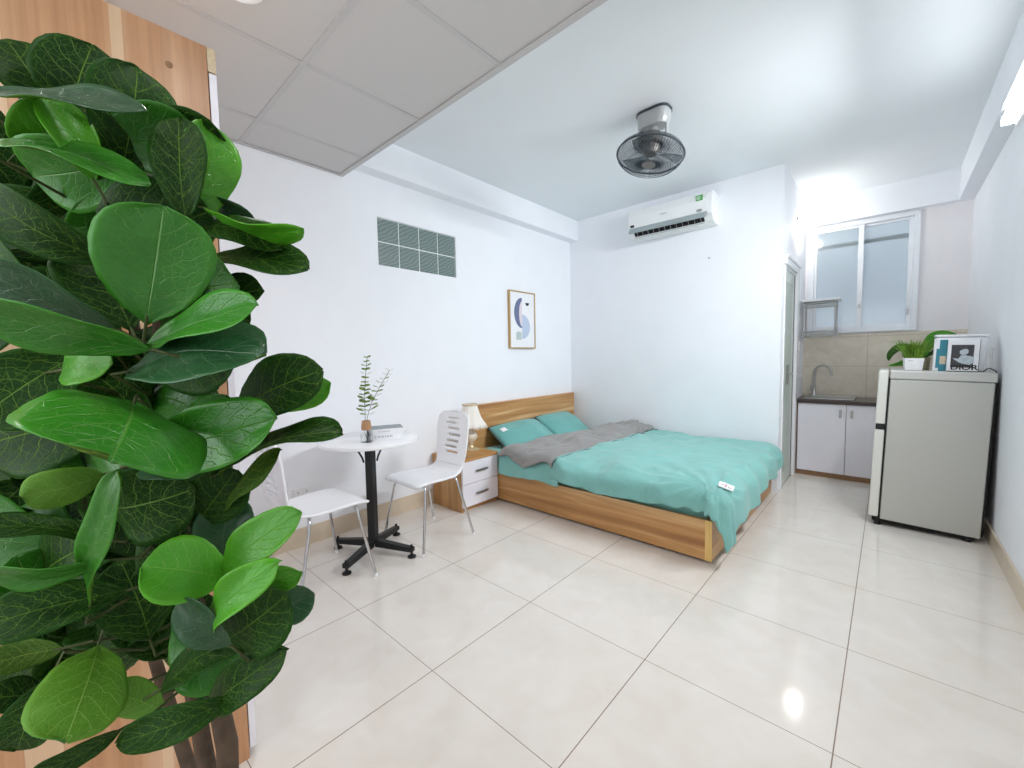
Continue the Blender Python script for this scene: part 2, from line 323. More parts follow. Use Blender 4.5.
# ------------------------------------------------------------------ mesh builder
class MB:
    def __init__(s): s.v = []; s.f = []; s.mi = []; s.cur = 0
    def box(s, x0, x1, y0, y1, z0, z1):
        n = len(s.v)
        s.v += [(x, y, z) for z in (z0, z1) for y in (y0, y1) for x in (x0, x1)]
        for f in ((0, 2, 3, 1), (4, 5, 7, 6), (0, 1, 5, 4), (2, 6, 7, 3), (0, 4, 6, 2), (1, 3, 7, 5)):
            s.f.append(tuple(n+i for i in f)); s.mi.append(s.cur)
        return s
    def tube(s, pts, r, n=10, caps=True):
        pts = [Vector(p) for p in pts]; k = len(pts); base = len(s.v)
        rs = r if isinstance(r, (list, tuple)) else [r]*k
        prev = None
        for i, p in enumerate(pts):
            t = (pts[min(i+1, k-1)] - pts[max(i-1, 0)]).normalized()
            if prev is None:
                a = Vector((0, 0, 1)) if abs(t.z) < .9 else Vector((1, 0, 0))
                u = t.cross(a).normalized()
            else:
                u = (prev - t*prev.dot(t)).normalized()
            prev = u; w = t.cross(u)
            for j in range(n):
                an = 2*PI*j/n
                s.v.append(tuple(p + rs[i]*(math.cos(an)*u + math.sin(an)*w)))
        for i in range(k-1):
            for j in range(n):
                a = base+i*n+j; b = base+i*n+(j+1) % n
                s.f.append((a, b, b+n, a+n)); s.mi.append(s.cur)
        if caps:
            s.f.append(tuple(base+j for j in reversed(range(n)))); s.mi.append(s.cur)
            s.f.append(tuple(base+(k-1)*n+j for j in range(n))); s.mi.append(s.cur)
        return s
    def lathe(s, prof, c=(0, 0, 0), n=32, mod=None, closed=False):
        base = len(s.v); k = len(prof)
        for i, (r, z) in enumerate(prof):
            for j in range(n):
                an = 2*PI*j/n; rr = r*(mod(an, i, z) if mod else 1)
                s.v.append((c[0]+rr*math.cos(an), c[1]+rr*math.sin(an), c[2]+z))
        for i in range(k-1):
            for j in range(n):
                a = base+i*n+j; b = base+i*n+(j+1) % n
                s.f.append((a, b, b+n, a+n)); s.mi.append(s.cur)
        if closed:
            s.f.append(tuple(base+j for j in reversed(range(n)))); s.mi.append(s.cur)
            s.f.append(tuple(base+(k-1)*n+j for j in range(n))); s.mi.append(s.cur)
        return s
    def prism(s, poly, axis, a, b):
        """extrude a 2-D polygon along axis (0,1,2) from a to b"""
        n = len(s.v); k = len(poly)
        for q in (a, b):
            for (p0, p1) in poly:
                v = [0, 0, 0]; o = [i for i in range(3) if i != axis]; v[axis] = q; v[o[0]] = p0; v[o[1]] = p1
                s.v.append(tuple(v))
        for i in range(k):
            j = (i+1) % k
            s.f.append((n+i, n+j, n+k+j, n+k+i)); s.mi.append(s.cur)
        s.f.append(tuple(n+i for i in reversed(range(k)))); s.mi.append(s.cur)
        s.f.append(tuple(n+k+i for i in range(k))); s.mi.append(s.cur)
        return s
    def grid(s, fn, nu, nv, skip=None):
        base = len(s.v)
        for j in range(nv+1):
            for i in range(nu+1):
                s.v.append(tuple(fn(i/nu, j/nv)))
        for j in range(nv):
            for i in range(nu):
                if skip and skip(i, j): continue
                a = base+j*(nu+1)+i
                s.f.append((a, a+1, a+nu+2, a+nu+1)); s.mi.append(s.cur)
        return s
    def build(s, name, mats, parent=None, smooth=False, bevel=0, solid=0, sub=0, fix=True, angle=40, off=-1, soff=0):
        me = bpy.data.meshes.new(name)
        me.from_pydata([tuple(v) for v in s.v], [], s.f)
        if not isinstance(mats, (list, tuple)): mats = [mats]
        for mm in mats: me.materials.append(mm)
        for p, k in zip(me.polygons, s.mi): p.material_index = k
        if fix:
            bm = bmesh.new(); bm.from_mesh(me); bmesh.ops.recalc_face_normals(bm, faces=bm.faces[:]); bm.to_mesh(me); bm.free()
        if smooth:
            for p in me.polygons: p.use_smooth = True
            if angle < 180: me.set_sharp_from_angle(angle=math.radians(angle))
        o = bpy.data.objects.new(name, me); COL.objects.link(o)
        if parent: o.parent = parent
        if bevel:
            mo = o.modifiers.new('bevel', 'BEVEL'); mo.width = bevel; mo.segments = 2; mo.limit_method = 'ANGLE'
        if sub:
            mo = o.modifiers.new('sub', 'SUBSURF'); mo.levels = sub; mo.render_levels = sub
        if solid:
            mo = o.modifiers.new('solid', 'SOLIDIFY'); mo.thickness = solid; mo.offset = off; mo.material_offset = soff
        return o

def box(x0, x1, y0, y1, z0, z1): return MB().box(x0, x1, y0, y1, z0, z1)

def root(name, label, cat, loc=(0, 0, 0), rz=0, group=None):
    o = bpy.data.objects.new(name, None); COL.objects.link(o); o.empty_display_size = .1
    o.location = loc; o.rotation_euler = (0, 0, rz)
    tag(o, label, cat, group); return o
def tag(o, label, cat, group=None):
    o['label'] = label; o['category'] = cat
    if group: o['group'] = group
    return o
def struct(o, label=None, cat=None):
    o['kind'] = 'structure'
    if label: o['label'] = label
    if cat: o['category'] = cat
    return o
def text_mesh(txt, size, name, mt, parent, mtx, extrude=.0004, sx=1.0, bold=0):
    cu = bpy.data.curves.new(name, 'FONT'); cu.body = txt; cu.size = size; cu.extrude = extrude; cu.align_x = 'CENTER'; cu.align_y = 'CENTER'; cu.offset = bold
    t = bpy.data.objects.new(name+'_tmp', cu); COL.objects.link(t)
    dg = bpy.context.evaluated_depsgraph_get(); me = bpy.data.meshes.new_from_object(t.evaluated_get(dg))
    bpy.data.objects.remove(t); bpy.data.curves.remove(cu)
    me.transform(mtx @ Matrix.Diagonal((sx, 1, 1, 1)))
    me.materials.clear(); me.materials.append(mt)
    o = bpy.data.objects.new(name, me); COL.objects.link(o); o.parent = parent
    return o
# basis matrices for things laid on walls: columns = text right, text up, text normal
def basis(loc, r, u, n):
    mm = Matrix.Identity(4)
    for i in range(3): mm[i][0] = r[i]; mm[i][1] = u[i]; mm[i][2] = n[i]; mm[i][3] = loc[i]
    return mm

# ------------------------------------------------------------------ setting
XL, XR, YB, YK, YR, ZC = -2.15, 1.20, 2.66, 3.95, -2.70, 2.80
struct(box(XL-.15, XR+.15, YR-.15, YK+.15, -.08, 0).build('floor', M['floor']))
struct(box(XL-.15, XR+.15, YR-.15, YK+.15, ZC, ZC+.12).build('ceiling', M['ceil']))
# left wall with the glass block opening
GY0, GY1, GZ0, GZ1 = .137, .887, 1.935, 2.288
wl = MB()
wl.box(XL-.15, XL, YR-.15, GY0, 0, ZC); wl.box(XL-.15, XL, GY1, YB+.1, 0, ZC)
wl.box(XL-.15, XL, GY0, GY1, 0, GZ0); wl.box(XL-.15, XL, GY0, GY1, GZ1, ZC)
wl.box(XL-.15, XL-.11, GY0, GY1, GZ0, GZ1)
wall_left = struct(wl.build('wall_left', M['paint']))
# rough plaster repair beside the glass blocks
pp = MB()
def patch(u, v):
    y = .70 + .46*u; z = 1.80 + .42*v
    e = min(u, 1-u, v, 1-v)
    inside = False
    h = .0 if inside else (.0015 + .0045*max(0, noise.noise((y*22, z*22, 3.1)))) * min(1, e*9)
    return (XL-.0008 + h, y, z)
pp.grid(patch, 60, 50, lambda i, j: .70+.46*(i+1)/60 < .895 and 1.80+.42*(j+1)/50 > 1.925)
pp.build('plaster_patch', M['paint'], wall_left, smooth=True, angle=180)
struct(MB().box(XL, 0, YB, YB+.10, 0, ZC).build('wall_back', M['paint']))
DY0, DY1, DZ = 2.80, 3.365, 1.985
ws = MB(); ws.box(-.10, 0, YB+.10, DY0, 0, ZC); ws.box(-.10, 0, DY1, YK, 0, ZC); ws.box(-.10, 0, DY0, DY1, DZ, ZC)
struct(ws.build('wall_inner', M['paint']))
WX0, WX1, WZ0, WZ1 = .045, .862, 1.43, 2.515
wk = MB(); wk.box(-.10, WX0, YK, YK+.15, 0, ZC); wk.box(WX1, XR+.15, YK, YK+.15, 0, ZC); wk.box(WX0, WX1, YK, YK+.15, 0, WZ0); wk.box(WX0, WX1, YK, YK+.15, WZ1, ZC)
struct(wk.build('wall_kitchen', M['paint_warm']))
struct(box(XR, XR+.15, YR-.15, YK, 0, ZC).build('wall_right', M['paint']))
# rear wall behind the viewpoint, with an unseen wide window added to let daylight in
RX0, RX1, RZ0, RZ1 = -1.2, .9, .9, 2.3
wr = MB(); wr.box(XL-.15, RX0, YR-.15, YR, 0, ZC); wr.box(RX1, XR+.15, YR-.15, YR, 0, ZC); wr.box(RX0, RX1, YR-.15, YR, 0, RZ0); wr.box(RX0, RX1, YR-.15, YR, RZ1, ZC)
struct(wr.build('wall_rear', M['paint']))
w3 = MB()
for x in (RX0, (RX0+RX1)/2-.02, RX1-.04): w3.box(x, x+.04, YR-.10, YR-.05, RZ0+.0405, RZ1-.0405)
w3.box(RX0, RX1, YR-.10, YR-.05, RZ0, RZ0+.04); w3.box(RX0, RX1, YR-.10, YR-.05, RZ1-.04, RZ1)
w3o = struct(w3.build('added_window', M['alu']))
box(RX0+.01, RX1-.01, YR-.079, YR-.074, RZ0+.02, RZ1-.02).build('window_pane', M['glass'], w3o)
# beams
struct(box(XL, -2.04, YR, YB, 2.572, ZC).build('trim_1', M['paint']), 'white plaster beam along the top of the left wall')
struct(box(1.105, XR, YR, YK, 2.53, ZC).build('trim_2', M['paint']), 'white plaster beam along the top of the right wall')
struct(box(0, 1.105, 3.86, YK, 2.53, ZC).build('trim_3', M['paint']), 'white plaster beam above the kitchen window')
struct(box(0, XR, YK-.010, YK, 0, 1.405).build('trim_4', M['tile']), 'beige splashback tiles behind the sink')
# skirting
struct(box(XL, XL+.010, YR, .96, 0, .125).build('baseboard_left', M['base']))
struct(box(XR-.012, XR, YR, YK-.012, 0, .105).build('baseboard_right', M['base']))

# suspended ceiling
SY = -.115; SZ = 2.50
sc = struct(box(XL+.003, 1.10, YR+.003, SY-.006, SZ+.004, SZ+.02).build('suspended_ceiling', M['panel']), 'lowered ceiling of grey square mineral tiles in a metal grid')
g = MB()
for k in range(-1, 6):
    x = -1.812 + .602*k
    if x > XL: g.box(x-.012, x+.012, YR+.003, SY-.006, SZ, SZ+.005)
for k in range(0, 5):
    y = -.733 - .602*k
    if y > YR: g.box(XL+.003, 1.10, y-.012, y+.012, SZ+.0003, SZ+.0045)
g.build('ceiling_grid', M['grid'], sc)
e = MB(); e.box(XL+.003, 1.10, SY-.006, SY, SZ-.004, ZC-.003); e.box(XL+.003, 1.10, SY-.03, SY-.006, SZ-.004, SZ+.001); e.box(XL+.003, XL+.025, YR+.003, SY-.03, SZ-.004, SZ+.001)
e.build('edge_trim', M['grid'], sc)

# glass block window
gw = struct(bpy.data.objects.new('window_1', None), 'high window of eight ribbed grey glass blocks'); COL.objects.link(gw); gw.location = (XL, GY0, GZ0)
bw = (GY1-GY0)/4; bh = (GZ1-GZ0)/2
mo = MB(); mo.box(-.10, -.012, .001, GY1-GY0-.001, .001, GZ1-GZ0-.001); mo.build('mortar', M['mortar'], gw)
for i in range(4):
    for j in range(2):
        c = (.0, (i+.5)*bw, (j+.5)*bh); a = .0045
        o = box(-.06, -.006, -bw/2+a, bw/2-a, -bh/2+a, bh/2-a).build('glass_block', M['gblock'], gw, bevel=.006)
        o.location = c

# kitchen window
kw = struct(bpy.data.objects.new('window_2', None), 'white two pane sliding window of frosted glass above the sink'); COL.objects.link(kw); kw.location = (0, YK, 0)
f = MB(); y0, y1 = -.012, .07
for a in ((WX0, WX0+.03, WZ0, WZ1), (WX1-.03, WX1, WZ0, WZ1)): f.box(a[0], a[1], y0, y1, a[2], a[3])
f.box(WX0+.03, WX1-.03, y0, y1, WZ0, WZ0+.028); f.box(WX0+.03, WX1-.03, y0, y1, WZ1-.03, WZ1)
f.box(WX0-.012, WX1+.012, -.02, -.0105, WZ0-.014, WZ0); f.box(WX0-.012, WX1+.012, -.02, -.0105, WZ1, WZ1+.012)
f.box(WX0-.012, WX0, -.02, -.0105, WZ0, WZ1); f.box(WX1, WX1+.012, -.02, -.0105, WZ0, WZ1)
f.build('window_frame', M['alu'], kw, bevel=.002)
xm = .452
for (a, b, yy) in ((WX0+.031, xm+.022, 0.002), (xm-.022, WX1-.031, .032)):
    s = MB(); z0, z1 = WZ0+.029, WZ1-.031; w = .042 if yy < .01 else .034
    s.box(a, a+w*.55, yy, yy+.026, z0, z1); s.box(b-w, b, yy, yy+.026, z0, z1)
    wl_ = w*.55; s.box(a+wl_, b-w, yy+.0004, yy+.0256, z0, z0+.03); s.box(a+wl_, b-w, yy+.0004, yy+.0256, z1-.022, z1)
    so = s.build('window_sash', M['alu'], kw, bevel=.002)
    box(a+.012, b-.012, yy+.010, yy+.016, z0+.02, z1-.02).build('window_pane', M['frost'], so)
    box(b-.03 if yy < .01 else b-.032, b-.014, yy-.012, yy, 1.66 if yy < .01 else 1.58, 1.70 if yy < .01 else 1.62).build('window_latch', M['steel'], so, bevel=.002)
# outside wall seen dimly behind the frosted panes
struct(box(-.8, 2.0, YK+.75, YK+.8, .0, 3.2).build('trim_5', M['paint']), 'pale outside wall dimly seen through the frosted kitchen window')
struct(box(-.2, 1.1, YK+.105, YK+.135, 2.315, 2.352).build('trim_6', M['ac_grey']), 'grey bar outside, dimly seen through the frosted kitchen window')

# bathroom door in the inner wall, seen almost edge on
dr = struct(bpy.data.objects.new('door_1', None), 'narrow grey green door with white casing beside the bed foot'); COL.objects.link(dr)
c = MB(); c.box(0, .022, DY1-.005, DY1+.075, 0, DZ+.005); c.box(0, .022, DY0-.05, DY1+.075, DZ+.005, DZ+.075); c.box(0, .010, DY0-.03, DY0, 0, DZ+.004)
c.box(-.10, 0, DY1-.02, DY1-.001, 0, DZ-.02); c.box(-.10, 0, DY0+.001, DY0+.02, 0, DZ-.02); c.box(-.10, 0, DY0+.001, DY1-.001, DZ-.02, DZ-.001)
c.box(.022, .034, DY0-.05, DY1+.08, DZ+.06, DZ+.078)
c.build('door_casing', M['white_gloss'], dr, bevel=.002)
d = MB(); d.box(-.045, -.010, DY0+.021, DY1-.021, .008, DZ-.022)
lf = d.build('door_leaf', M['door_leaf'], dr, bevel=.002)
dd = MB(); dd.box(-.0099, -.006, DY0+.021, DY0+.10, .008, DZ-.022); dd.box(-.0099, -.006, DY1-.12, DY1-.045, .008, DZ-.022); dd.box(-.0099, -.006, DY0+.1001, DY1-.1201, .008, .12); dd.box(-.0099, -.006, DY0+.1001, DY1-.1201, DZ-.12, DZ-.022)
dd.build('door_rail', M['door_rail'], lf, bevel=.002)
box(-.0099, -.004, DY1-.044, DY1-.0215, .0, DZ-.022).build('door_gap_shade', M['dark'], lf)  # dark strip standing for the shade in the gap by the jamb
hh = MB(); hh.box(-.0059, .002, DY0+.23, DY0+.29, .93, 1.11); hh.tube([(.002, DY0+.26, 1.03), (.03, DY0+.26, 1.03), (.032, DY0+.16, 1.03)], .007)
hh.build('door_handle', M['steel'], lf, smooth=True)

# ------------------------------------------------------------------ wardrobe
WX, WYF = -.735, -1.192
wd = root('wardrobe', 'tall wood veneer wardrobe at the left edge behind the large leafy plant', 'wardrobe', (WX, WYF, 0))
sd = MB(); sd.box(-.018, 0, -.62, 0, 0, 2.10); sd.build('side_panel', M['wood_ward'], wd, bevel=.0008)
bd = MB(); bd.box(-1.0, -.019, -.62, -.60, 0, 2.08); bd.box(-1.0, -.982, -.599, -.001, 0, 2.08); bd.box(-.981, -.019, -.599, -.02, .06, .08); bd.box(-1.0, -.019, -.599, 0, 2.081, 2.10)
bd.build('carcass', M['wood_ward'], wd)
box(-1.0, .0, .001, .021, 2.036, 2.10).build('fascia', M['cap'], wd, bevel=.001)
box(-1.0, -.019, -.04, -.02, 0, .059).build('plinth', M['wood_ward'], wd)
for i in range(2):
    do = box(-.498-.499*i+.002, -.001-.499*i, .003, .021, .03, 2.032).build('door', M['white_lam'], wd, bevel=.001)
    xx = -.46 if i == 0 else -.54
    MB().tube([(xx, .021, .95), (xx, .045, .96), (xx, .045, 1.1), (xx, .021, 1.11)], .005).build('door_handle', M['steel'], do, smooth=True)
MB().lathe([(.001, -.002), (.008, -.002), (.008, .001), (.0, .002)], n=16).build('screw_cap', M['brown'], wd, smooth=True)
sc_ = [o for o in wd.children if o.name.startswith('screw_cap')][0]; sc_.rotation_euler = (0, PI/2, 0); sc_.location = (.0015, -.085, 2.01)

# ------------------------------------------------------------------ bed
bed = root('bed', 'low honey oak platform bed with plain headboard against the left wall', 'bed', (-2.06, .965, 0))
BL, BW = 2.025, 1.64
hb = box(-.085, -.03, .005, 1.66, .0, .795).build('headboard', M['wood_y'], bed, bevel=.003)
for (ya, yb, nm) in ((0, .03, 'side_rail'), (BW-.03, BW, 'side_rail')):
    r = box(-.029, BL-.0385, ya, yb, .018, .258).build(nm, M['wood'], bed, bevel=.0015)
fb_ = box(BL-.038, BL, .001, BW, .018, .258).build('foot_board', M['wood_y'], bed, bevel=.0015)
e1 = box(BL-.038, BL, -.0005, .0009, .018, .258).build('edge_band', M['wood_edge'], fb_); e1['label'] = 'pale yellow end of the foot board'
sl = MB()
sl.box(-.02, BL-.12, .04, BW-.04, .19, .205)
for x in (.05, BL-.2): sl.box(x, x+.05, .1, BW-.1, 0, .19)
sl.build('slat_base', M['wood_y'], bed)
mat_ = MB()
tag(box(-2.075, -.06, 1.003, 2.565, .207, .40).build('mattress', M['teal'], bevel=.05), 'teal sheeted mattress lying in the oak bed frame', 'mattress')

# ------------------------------------------------------------------ duvet
DX0, DX1 = -1.60, -.03            # folded line, foot edge of bed
FY, BY = .985, 2.60               # front/back edges of the mattress top
RR = .085
def edge_fall(d, r=RR):
    """distance past the edge -> (outward, drop)"""
    if d <= 0: return d, 0.0
    q = r*PI/2
    if d < q: a = d/r; return r*math.sin(a), r*(1-math.cos(a))
    return r + (d-q)*.10, r + (d-q)*.985
def fbm(x, y, z=0, o=4):
    return noise.fractal((x, y, z), .9, 2.1, o)
def wrinkle(x, y):
    w = .016*fbm(x*3.0, y*3.0, .3, 3)
    # radiating ridges from the fold, flat creases toward the foot
    ang = math.atan2(y-2.4, x+1.15); rad = math.hypot(x+1.15, y-2.4)
    w += .010*math.exp(-rad*1.1)*math.sin(ang*15+1.4*noise.noise((rad*2, ang, 1)))
    cx, cy = -.05, 1.0                                   # toward the hanging corner
    ang2 = math.atan2(y-cy, x-cx); rad2 = math.hypot(x-cx, y-cy)
    w += .014*math.exp(-rad2*2.2)*math.sin(ang2*17+2*noise.noise((rad2*3, ang2*2, 5)))
    w += .014*max(0, 1-abs(y-1.06)/.34)*math.sin(x*13+5*noise.noise((x*2, y*2, 8))+y*10)
    w += .008*noise.noise((x*11, y*7, 2)) + .004*(1-abs(noise.noise((x*6+y*4, y*7-x*3, 4))))
    return w
def topz(x, y):
    u = (x-DX0)/(DX1-DX0); v = (y-FY)/(BY-FY)
    z = .435 + .035*math.sin(PI*min(1, max(0, u)))*math.sin(PI*min(1, max(0, v)))**.6
    z += .015*max(0, 1-u*1.5)
    return z
def drape(sx, sy):
    """cloth coordinates (may run past the edges) -> world"""
    ox = sx-(DX1-.03); oy = FY-sy
    bx = min(sx, DX1-.03); by = max(sy, FY)
    back = sy-BY+.03
    if back > 0: by = BY-.03
    z = topz(bx, by) + wrinkle(sx, sy)
    if ox > 0 and oy > 0:
        d = math.hypot(ox, oy); o, dn = edge_fall(d)
        ang = math.atan2(oy, ox)
        rip = 1 + .10*math.sin(ang*6+.5)*min(1, d/.12)
        return Vector((bx + (o+.02)*ox/d*rip, by - (o+.01)*oy/d*rip, z-dn))
    if ox > 0:
        o, dn = edge_fall(ox, .12); rp = .012*math.sin(sy*21+2*noise.noise((sy*3, 0, 0)))*min(1, ox/.1)
        p = Vector((bx+o+rp, by, z-dn))
    elif oy > 0:
        o, dn = edge_fall(oy); rp = .014*math.sin(sx*17+3*noise.noise((sx*3, 1, 0)))*min(1, oy/.1)
        p = Vector((bx, by-o-rp, z-dn))
    else:
        p = Vector((bx, by, z))
    if back > 0:
        o, dn = edge_fall(back, .05); p.y = min(by+o, YB-.014); p.z -= dn
    return p
def floor_clip(p, zmin=.012):
    if p.z < zmin: p.z = zmin + .002*abs(noise.noise(p*9))
    return p
FX0 = -1.10                         # where the turned-back grey flap ends
def front_over(sx):
    return .186 + .015*math.sin(sx*5) + .012*noise.noise((sx*5, 3, 1))
def foot_over(sy):
    v = (sy-FY)/(BY-FY)
    return .335 - .13*max(0, min(1, v)) + .018*math.sin(sy*9)
duv = root('duvet', 'teal duvet spread over the bed with its grey underside turned back', 'duvet', (-1.0, 1.8, .44))
def duv_fn(u, v):
    fx = FX0 + .02*math.sin(v*5) + .12*(v-.5)
    sy0 = FY; sy1 = BY+.05
    sxl = fx; sxr = DX1-.03
    fo = front_over(fx + u*(sxr-fx)); 
    # cloth coords incl. overhang
    syy = (sy0-fo) + v*(sy1-(sy0-fo))
    ro = foot_over(max(FY, syy))
    sxx = sxl + u*(sxr+ro-sxl)
    return floor_clip(drape(sxx, syy)) - Vector((-1.0, 1.8, .44)) + Vector((0, 0, .006))
MB().grid(duv_fn, 150, 150).build('duvet_cover', M['teal'], duv, smooth=True, angle=180, solid=.014, fix=False)
def flap_fn(u, v):
    # u: from the crease near the pillows to the free edge over the teal side
    fx = FX0 + .02*math.sin(v*5) + .12*(v-.5)
    syy = (FY-.10-.065*math.sin(PI*min(1, u*1.1))**2) + v*(BY+.02-(FY-.10))
    x0 = -1.70 + .13*v + .02*math.sin(v*9+1)
    sxx = x0 + u*(fx+.02-x0)
    p = drape(sxx, syy)
    puff = .032*math.sin(PI*min(1, u*1.05+.02))**.7 + .035*math.exp(-((v-.90)/.16)**2)*math.exp(-((u-.6)/.4)**2)
    puff += .013*math.sin(v*22+u*9+2.5*noise.noise((u*3, v*6, 2)))*math.sin(PI*u) + .018*noise.noise((u*6, v*11, 7)) + .004*(1-abs(noise.noise((u*8+v*6, v*14, 3))))
    side = max(0, FY-syy)
    p.z += puff+.012 + (.0 if side <= 0 else 0); p.y -= .016*min(1, side/.05)
    if u > .93: p.z -= (u-.93)/.07*.030
    return p - Vector((-1.0, 1.8, .44))
MB().grid(flap_fn, 60, 130).build('turned_back_flap', M['grey_f'], duv, smooth=True, angle=180, solid=.012, fix=False)['label'] = 'grey underside of the duvet folded back'
def under_fn(u, v):
    # the lower teal layer that shows beneath the grey flap along the front
    sxx = -1.68 + u*(-1.08+1.68); syy = (FY-.215-.012*math.sin(u*8)) + v*(.5)
    p = drape(sxx, syy); p.z -= .012; 
    return p - Vector((-1.0, 1.8, .44))
MB().grid(under_fn, 40, 40).build('lower_layer', M['teal'], duv, smooth=True, angle=180, solid=.010, fix=False)
# piping along the free edge of the flap
pts = []
for i in range(90):
    v = i/89*.985; p = flap_fn(1.0, v); pts.append(p + Vector((.006, 0, .016)))
MB().tube(pts, .005, 6).build('piping', M['grey_d'], duv, smooth=True)
# sewn label near the hanging corner
def on_duv(sx, sy, h=.012): 
    return drape(sx, sy) + Vector((0, 0, h))
tg = MB()
tx, ty = .0, 1.12; ca, sa = math.cos(.15), math.sin(.15)
tp0 = on_duv(tx, ty, 0); td1 = (on_duv(tx+.06, ty, 0)-on_duv(tx-.06, ty, 0)).normalized(); td2 = (on_duv(tx, ty+.06, 0)-on_duv(tx, ty-.06, 0)).normalized(); tn = td1.cross(td2).normalized(); td2 = (tn.cross(td1)+.5*tn).normalized(); tn = td1.cross(td2)
def tplane(a, b, h): return tp0 + td1*(a*ca-b*sa) + td2*(a*sa+b*ca) + tn*(h+.30*(a*a+b*b)*-1) - Vector((-1.0, 1.8, .44))
def tag_fn(u, v):
    return tplane((u-.5)*.085, (v-.5)*.05, .018)
tg.grid(tag_fn, 6, 4); tgo = tg.build('care_label', M['tag'], duv, smooth=True, solid=.001, fix=False, off=1)
def tag_mark(u0, u1, v0, v1, nm, mt):
    k = MB()
    def fn(u, v):
        uu = u0+u*(u1-u0); vv = v0+v*(v1-v0)
        a = (uu-.5)*.085; b = (vv-.5)*.05
        return tplane(a, b, .0198)
    k.grid(fn, 4, 3)
    k.build(nm, mt, tgo, smooth=True, fix=False)
tag_mark(.38, .55, .25, .8, 'printed_mark', M['ink_pink'])
tag_mark(.2, .32, .4, .62, 'printed_mark', M['ink_grey'])
tag_mark(.62, .84, .3, .45, 'printed_mark', M['ink_grey'])

# ------------------------------------------------------------------ pillows
def pillow(label, loc, ry, rz, rx, W, H, T, lab, seed):
    pr = root('pillow', label, 'pillow', loc, 0, 'teal pillows at the headboard')
    pr.rotation_mode = 'XYZ'; pr.rotation_euler = (rx, ry, rz)
    bm = MB(); n = 26
    def shape(u, v, sgn):
        a, b = 2*u-1, 2*v-1
        k = (1-abs(a)**2.6)**.62 * (1-abs(b)**2.6)**.62
        pin = 1-.05*(abs(a)**2)*(1-abs(b))-.0
        x = a*W/2*(1-.05*(1-b*b)*0 - .045*abs(b)**3); y = b*H/2*(1-.05*abs(a)**3)
        z = sgn*(T/2)*k + .010*noise.noise((u*4+seed, v*4, sgn))*k + .006*math.sin(9*u+5*v+seed)*k
        return (y, x, z)      # local: x = height dir, y = width dir, z = thickness
    bm.grid(lambda u, v: shape(u, v, 1), n, n); bm.grid(lambda u, v: shape(u, v, -1), n, n)
    o = bm.build('pillow_cover', M['teal_d'], pr, smooth=True, angle=180)
    bmx = bmesh.new(); bmx.from_mesh(o.data); bmesh.ops.remove_doubles(bmx, verts=bmx.verts[:], dist=.0006); bmesh.ops.recalc_face_normals(bmx, faces=bmx.faces[:]); bmx.to_mesh(o.data); bmx.free()
    pth = []
    for i in range(4*n):
        k, t = divmod(i, n); t /= n
        u, v = ((t, 0), (1, t), (1-t, 1), (0, 1-t))[k]; pth.append(Vector(shape(u, v, 0)))
    pth.append(pth[0])
    MB().tube(pth, .0065, 6).build('piping', M['grey_d'], pr, smooth=True)
    if lab:
        k = MB()
        def fn(u, v):
            p = Vector(shape(.10+.09*u, .20+.12*v, 1)); p.z += .003; return p
        k.grid(fn, 5, 4); k.build('care_label', M['tag'], pr, smooth=True, solid=.001, fix=False, off=1)
    return pr
pillow('teal pillow nearest the nightstand, with a small white label in its corner', (-1.86, 1.47, .462), math.radians(31), math.radians(-3), math.radians(2), .66, .47, .16, True, 1)
pillow('teal pillow in the far corner by the back wall, without a label', (-1.87, 2.14, .468), math.radians(33), math.radians(3), math.radians(-1), .66, .47, .16, False, 5)

# ------------------------------------------------------------------ nightstand + lamp
ns = root('nightstand', 'oak nightstand with two white drawers beside the bed', 'nightstand', (-2.135, .562, 0))
ND, NW, NH = .385, .392, .432
b = MB(); b.box(0, ND-.02, 0, .018, .0, NH-.026); b.box(0, ND-.02, NW-.018, NW, .0, NH-.026); b.box(0, .012, .0185, NW-.0185, .03, NH-.026); b.box(.012, ND-.05, .0185, NW-.0185, .035, .05)
b.build('body', M['wood_z'], ns, bevel=.001)
box(-.0, ND+.002, -.003, NW+.003, NH-.0255, NH).build('top', M['wood_y'], ns, bevel=.0015)
box(ND-.06, ND-.04, .0185, NW-.0185, .0, .034).build('plinth', M['wood_y'], ns)
for z0, z1 in ((.042, .222), (.226, .404)):
    dw = box(ND-.0195, ND-.001, .002, NW-.002, z0, z1).build('drawer', M['white_lam'], ns, bevel=.001)
    zc = (z0+z1)/2+.005
    MB().box(ND-.001, ND+.016, NW/2-.058, NW/2-.050, zc-.006, zc+.006).box(ND-.001, ND+.016, NW/2+.050, NW/2+.058, zc-.006, zc+.006).box(ND+.012, ND+.02, NW/2-.065, NW/2+.065, zc-.008, zc+.008).build('drawer_handle', M['steel'], dw, bevel=.0015)

tl = root('table_lamp', 'small table lamp with frilled cream shade on the nightstand', 'lamp', (-1.965, .845, NH+.0005))
MB().lathe([(.0, 0), (.072, 0), (.074, .008), (.06, .018), (.03, .028), (.022, .045), (.03, .055), (.018, .068)], n=32).build('lamp_base', M['gold'], tl, smooth=True)
MB().lathe([(.018, .066), (.034, .078), (.052, .10), (.057, .122), (.05, .146), (.032, .162), (.016, .172)], n=32, mod=lambda a, i, z: 1+.04*math.cos(8*a)).build('lamp_body', M['lamp_b'], tl, smooth=True)
MB().lathe([(.012, .170), (.016, .182), (.009, .195), (.009, .25), (.0, .26)], n=20).build('lamp_neck', M['gold'], tl, smooth=True)
shp = MB().lathe([(.062, .400), (.063, .395), (.070, .36), (.082, .32), (.098, .28), (.112, .255), (.128, .232), (.140, .205)], n=96, mod=lambda a, i, z: 1+(.035 if i < 5 else .06)*math.sin(12*a)*min(1, i/7)).build('lamp_shade', M['shade'], tl, smooth=True, angle=180, solid=.003)
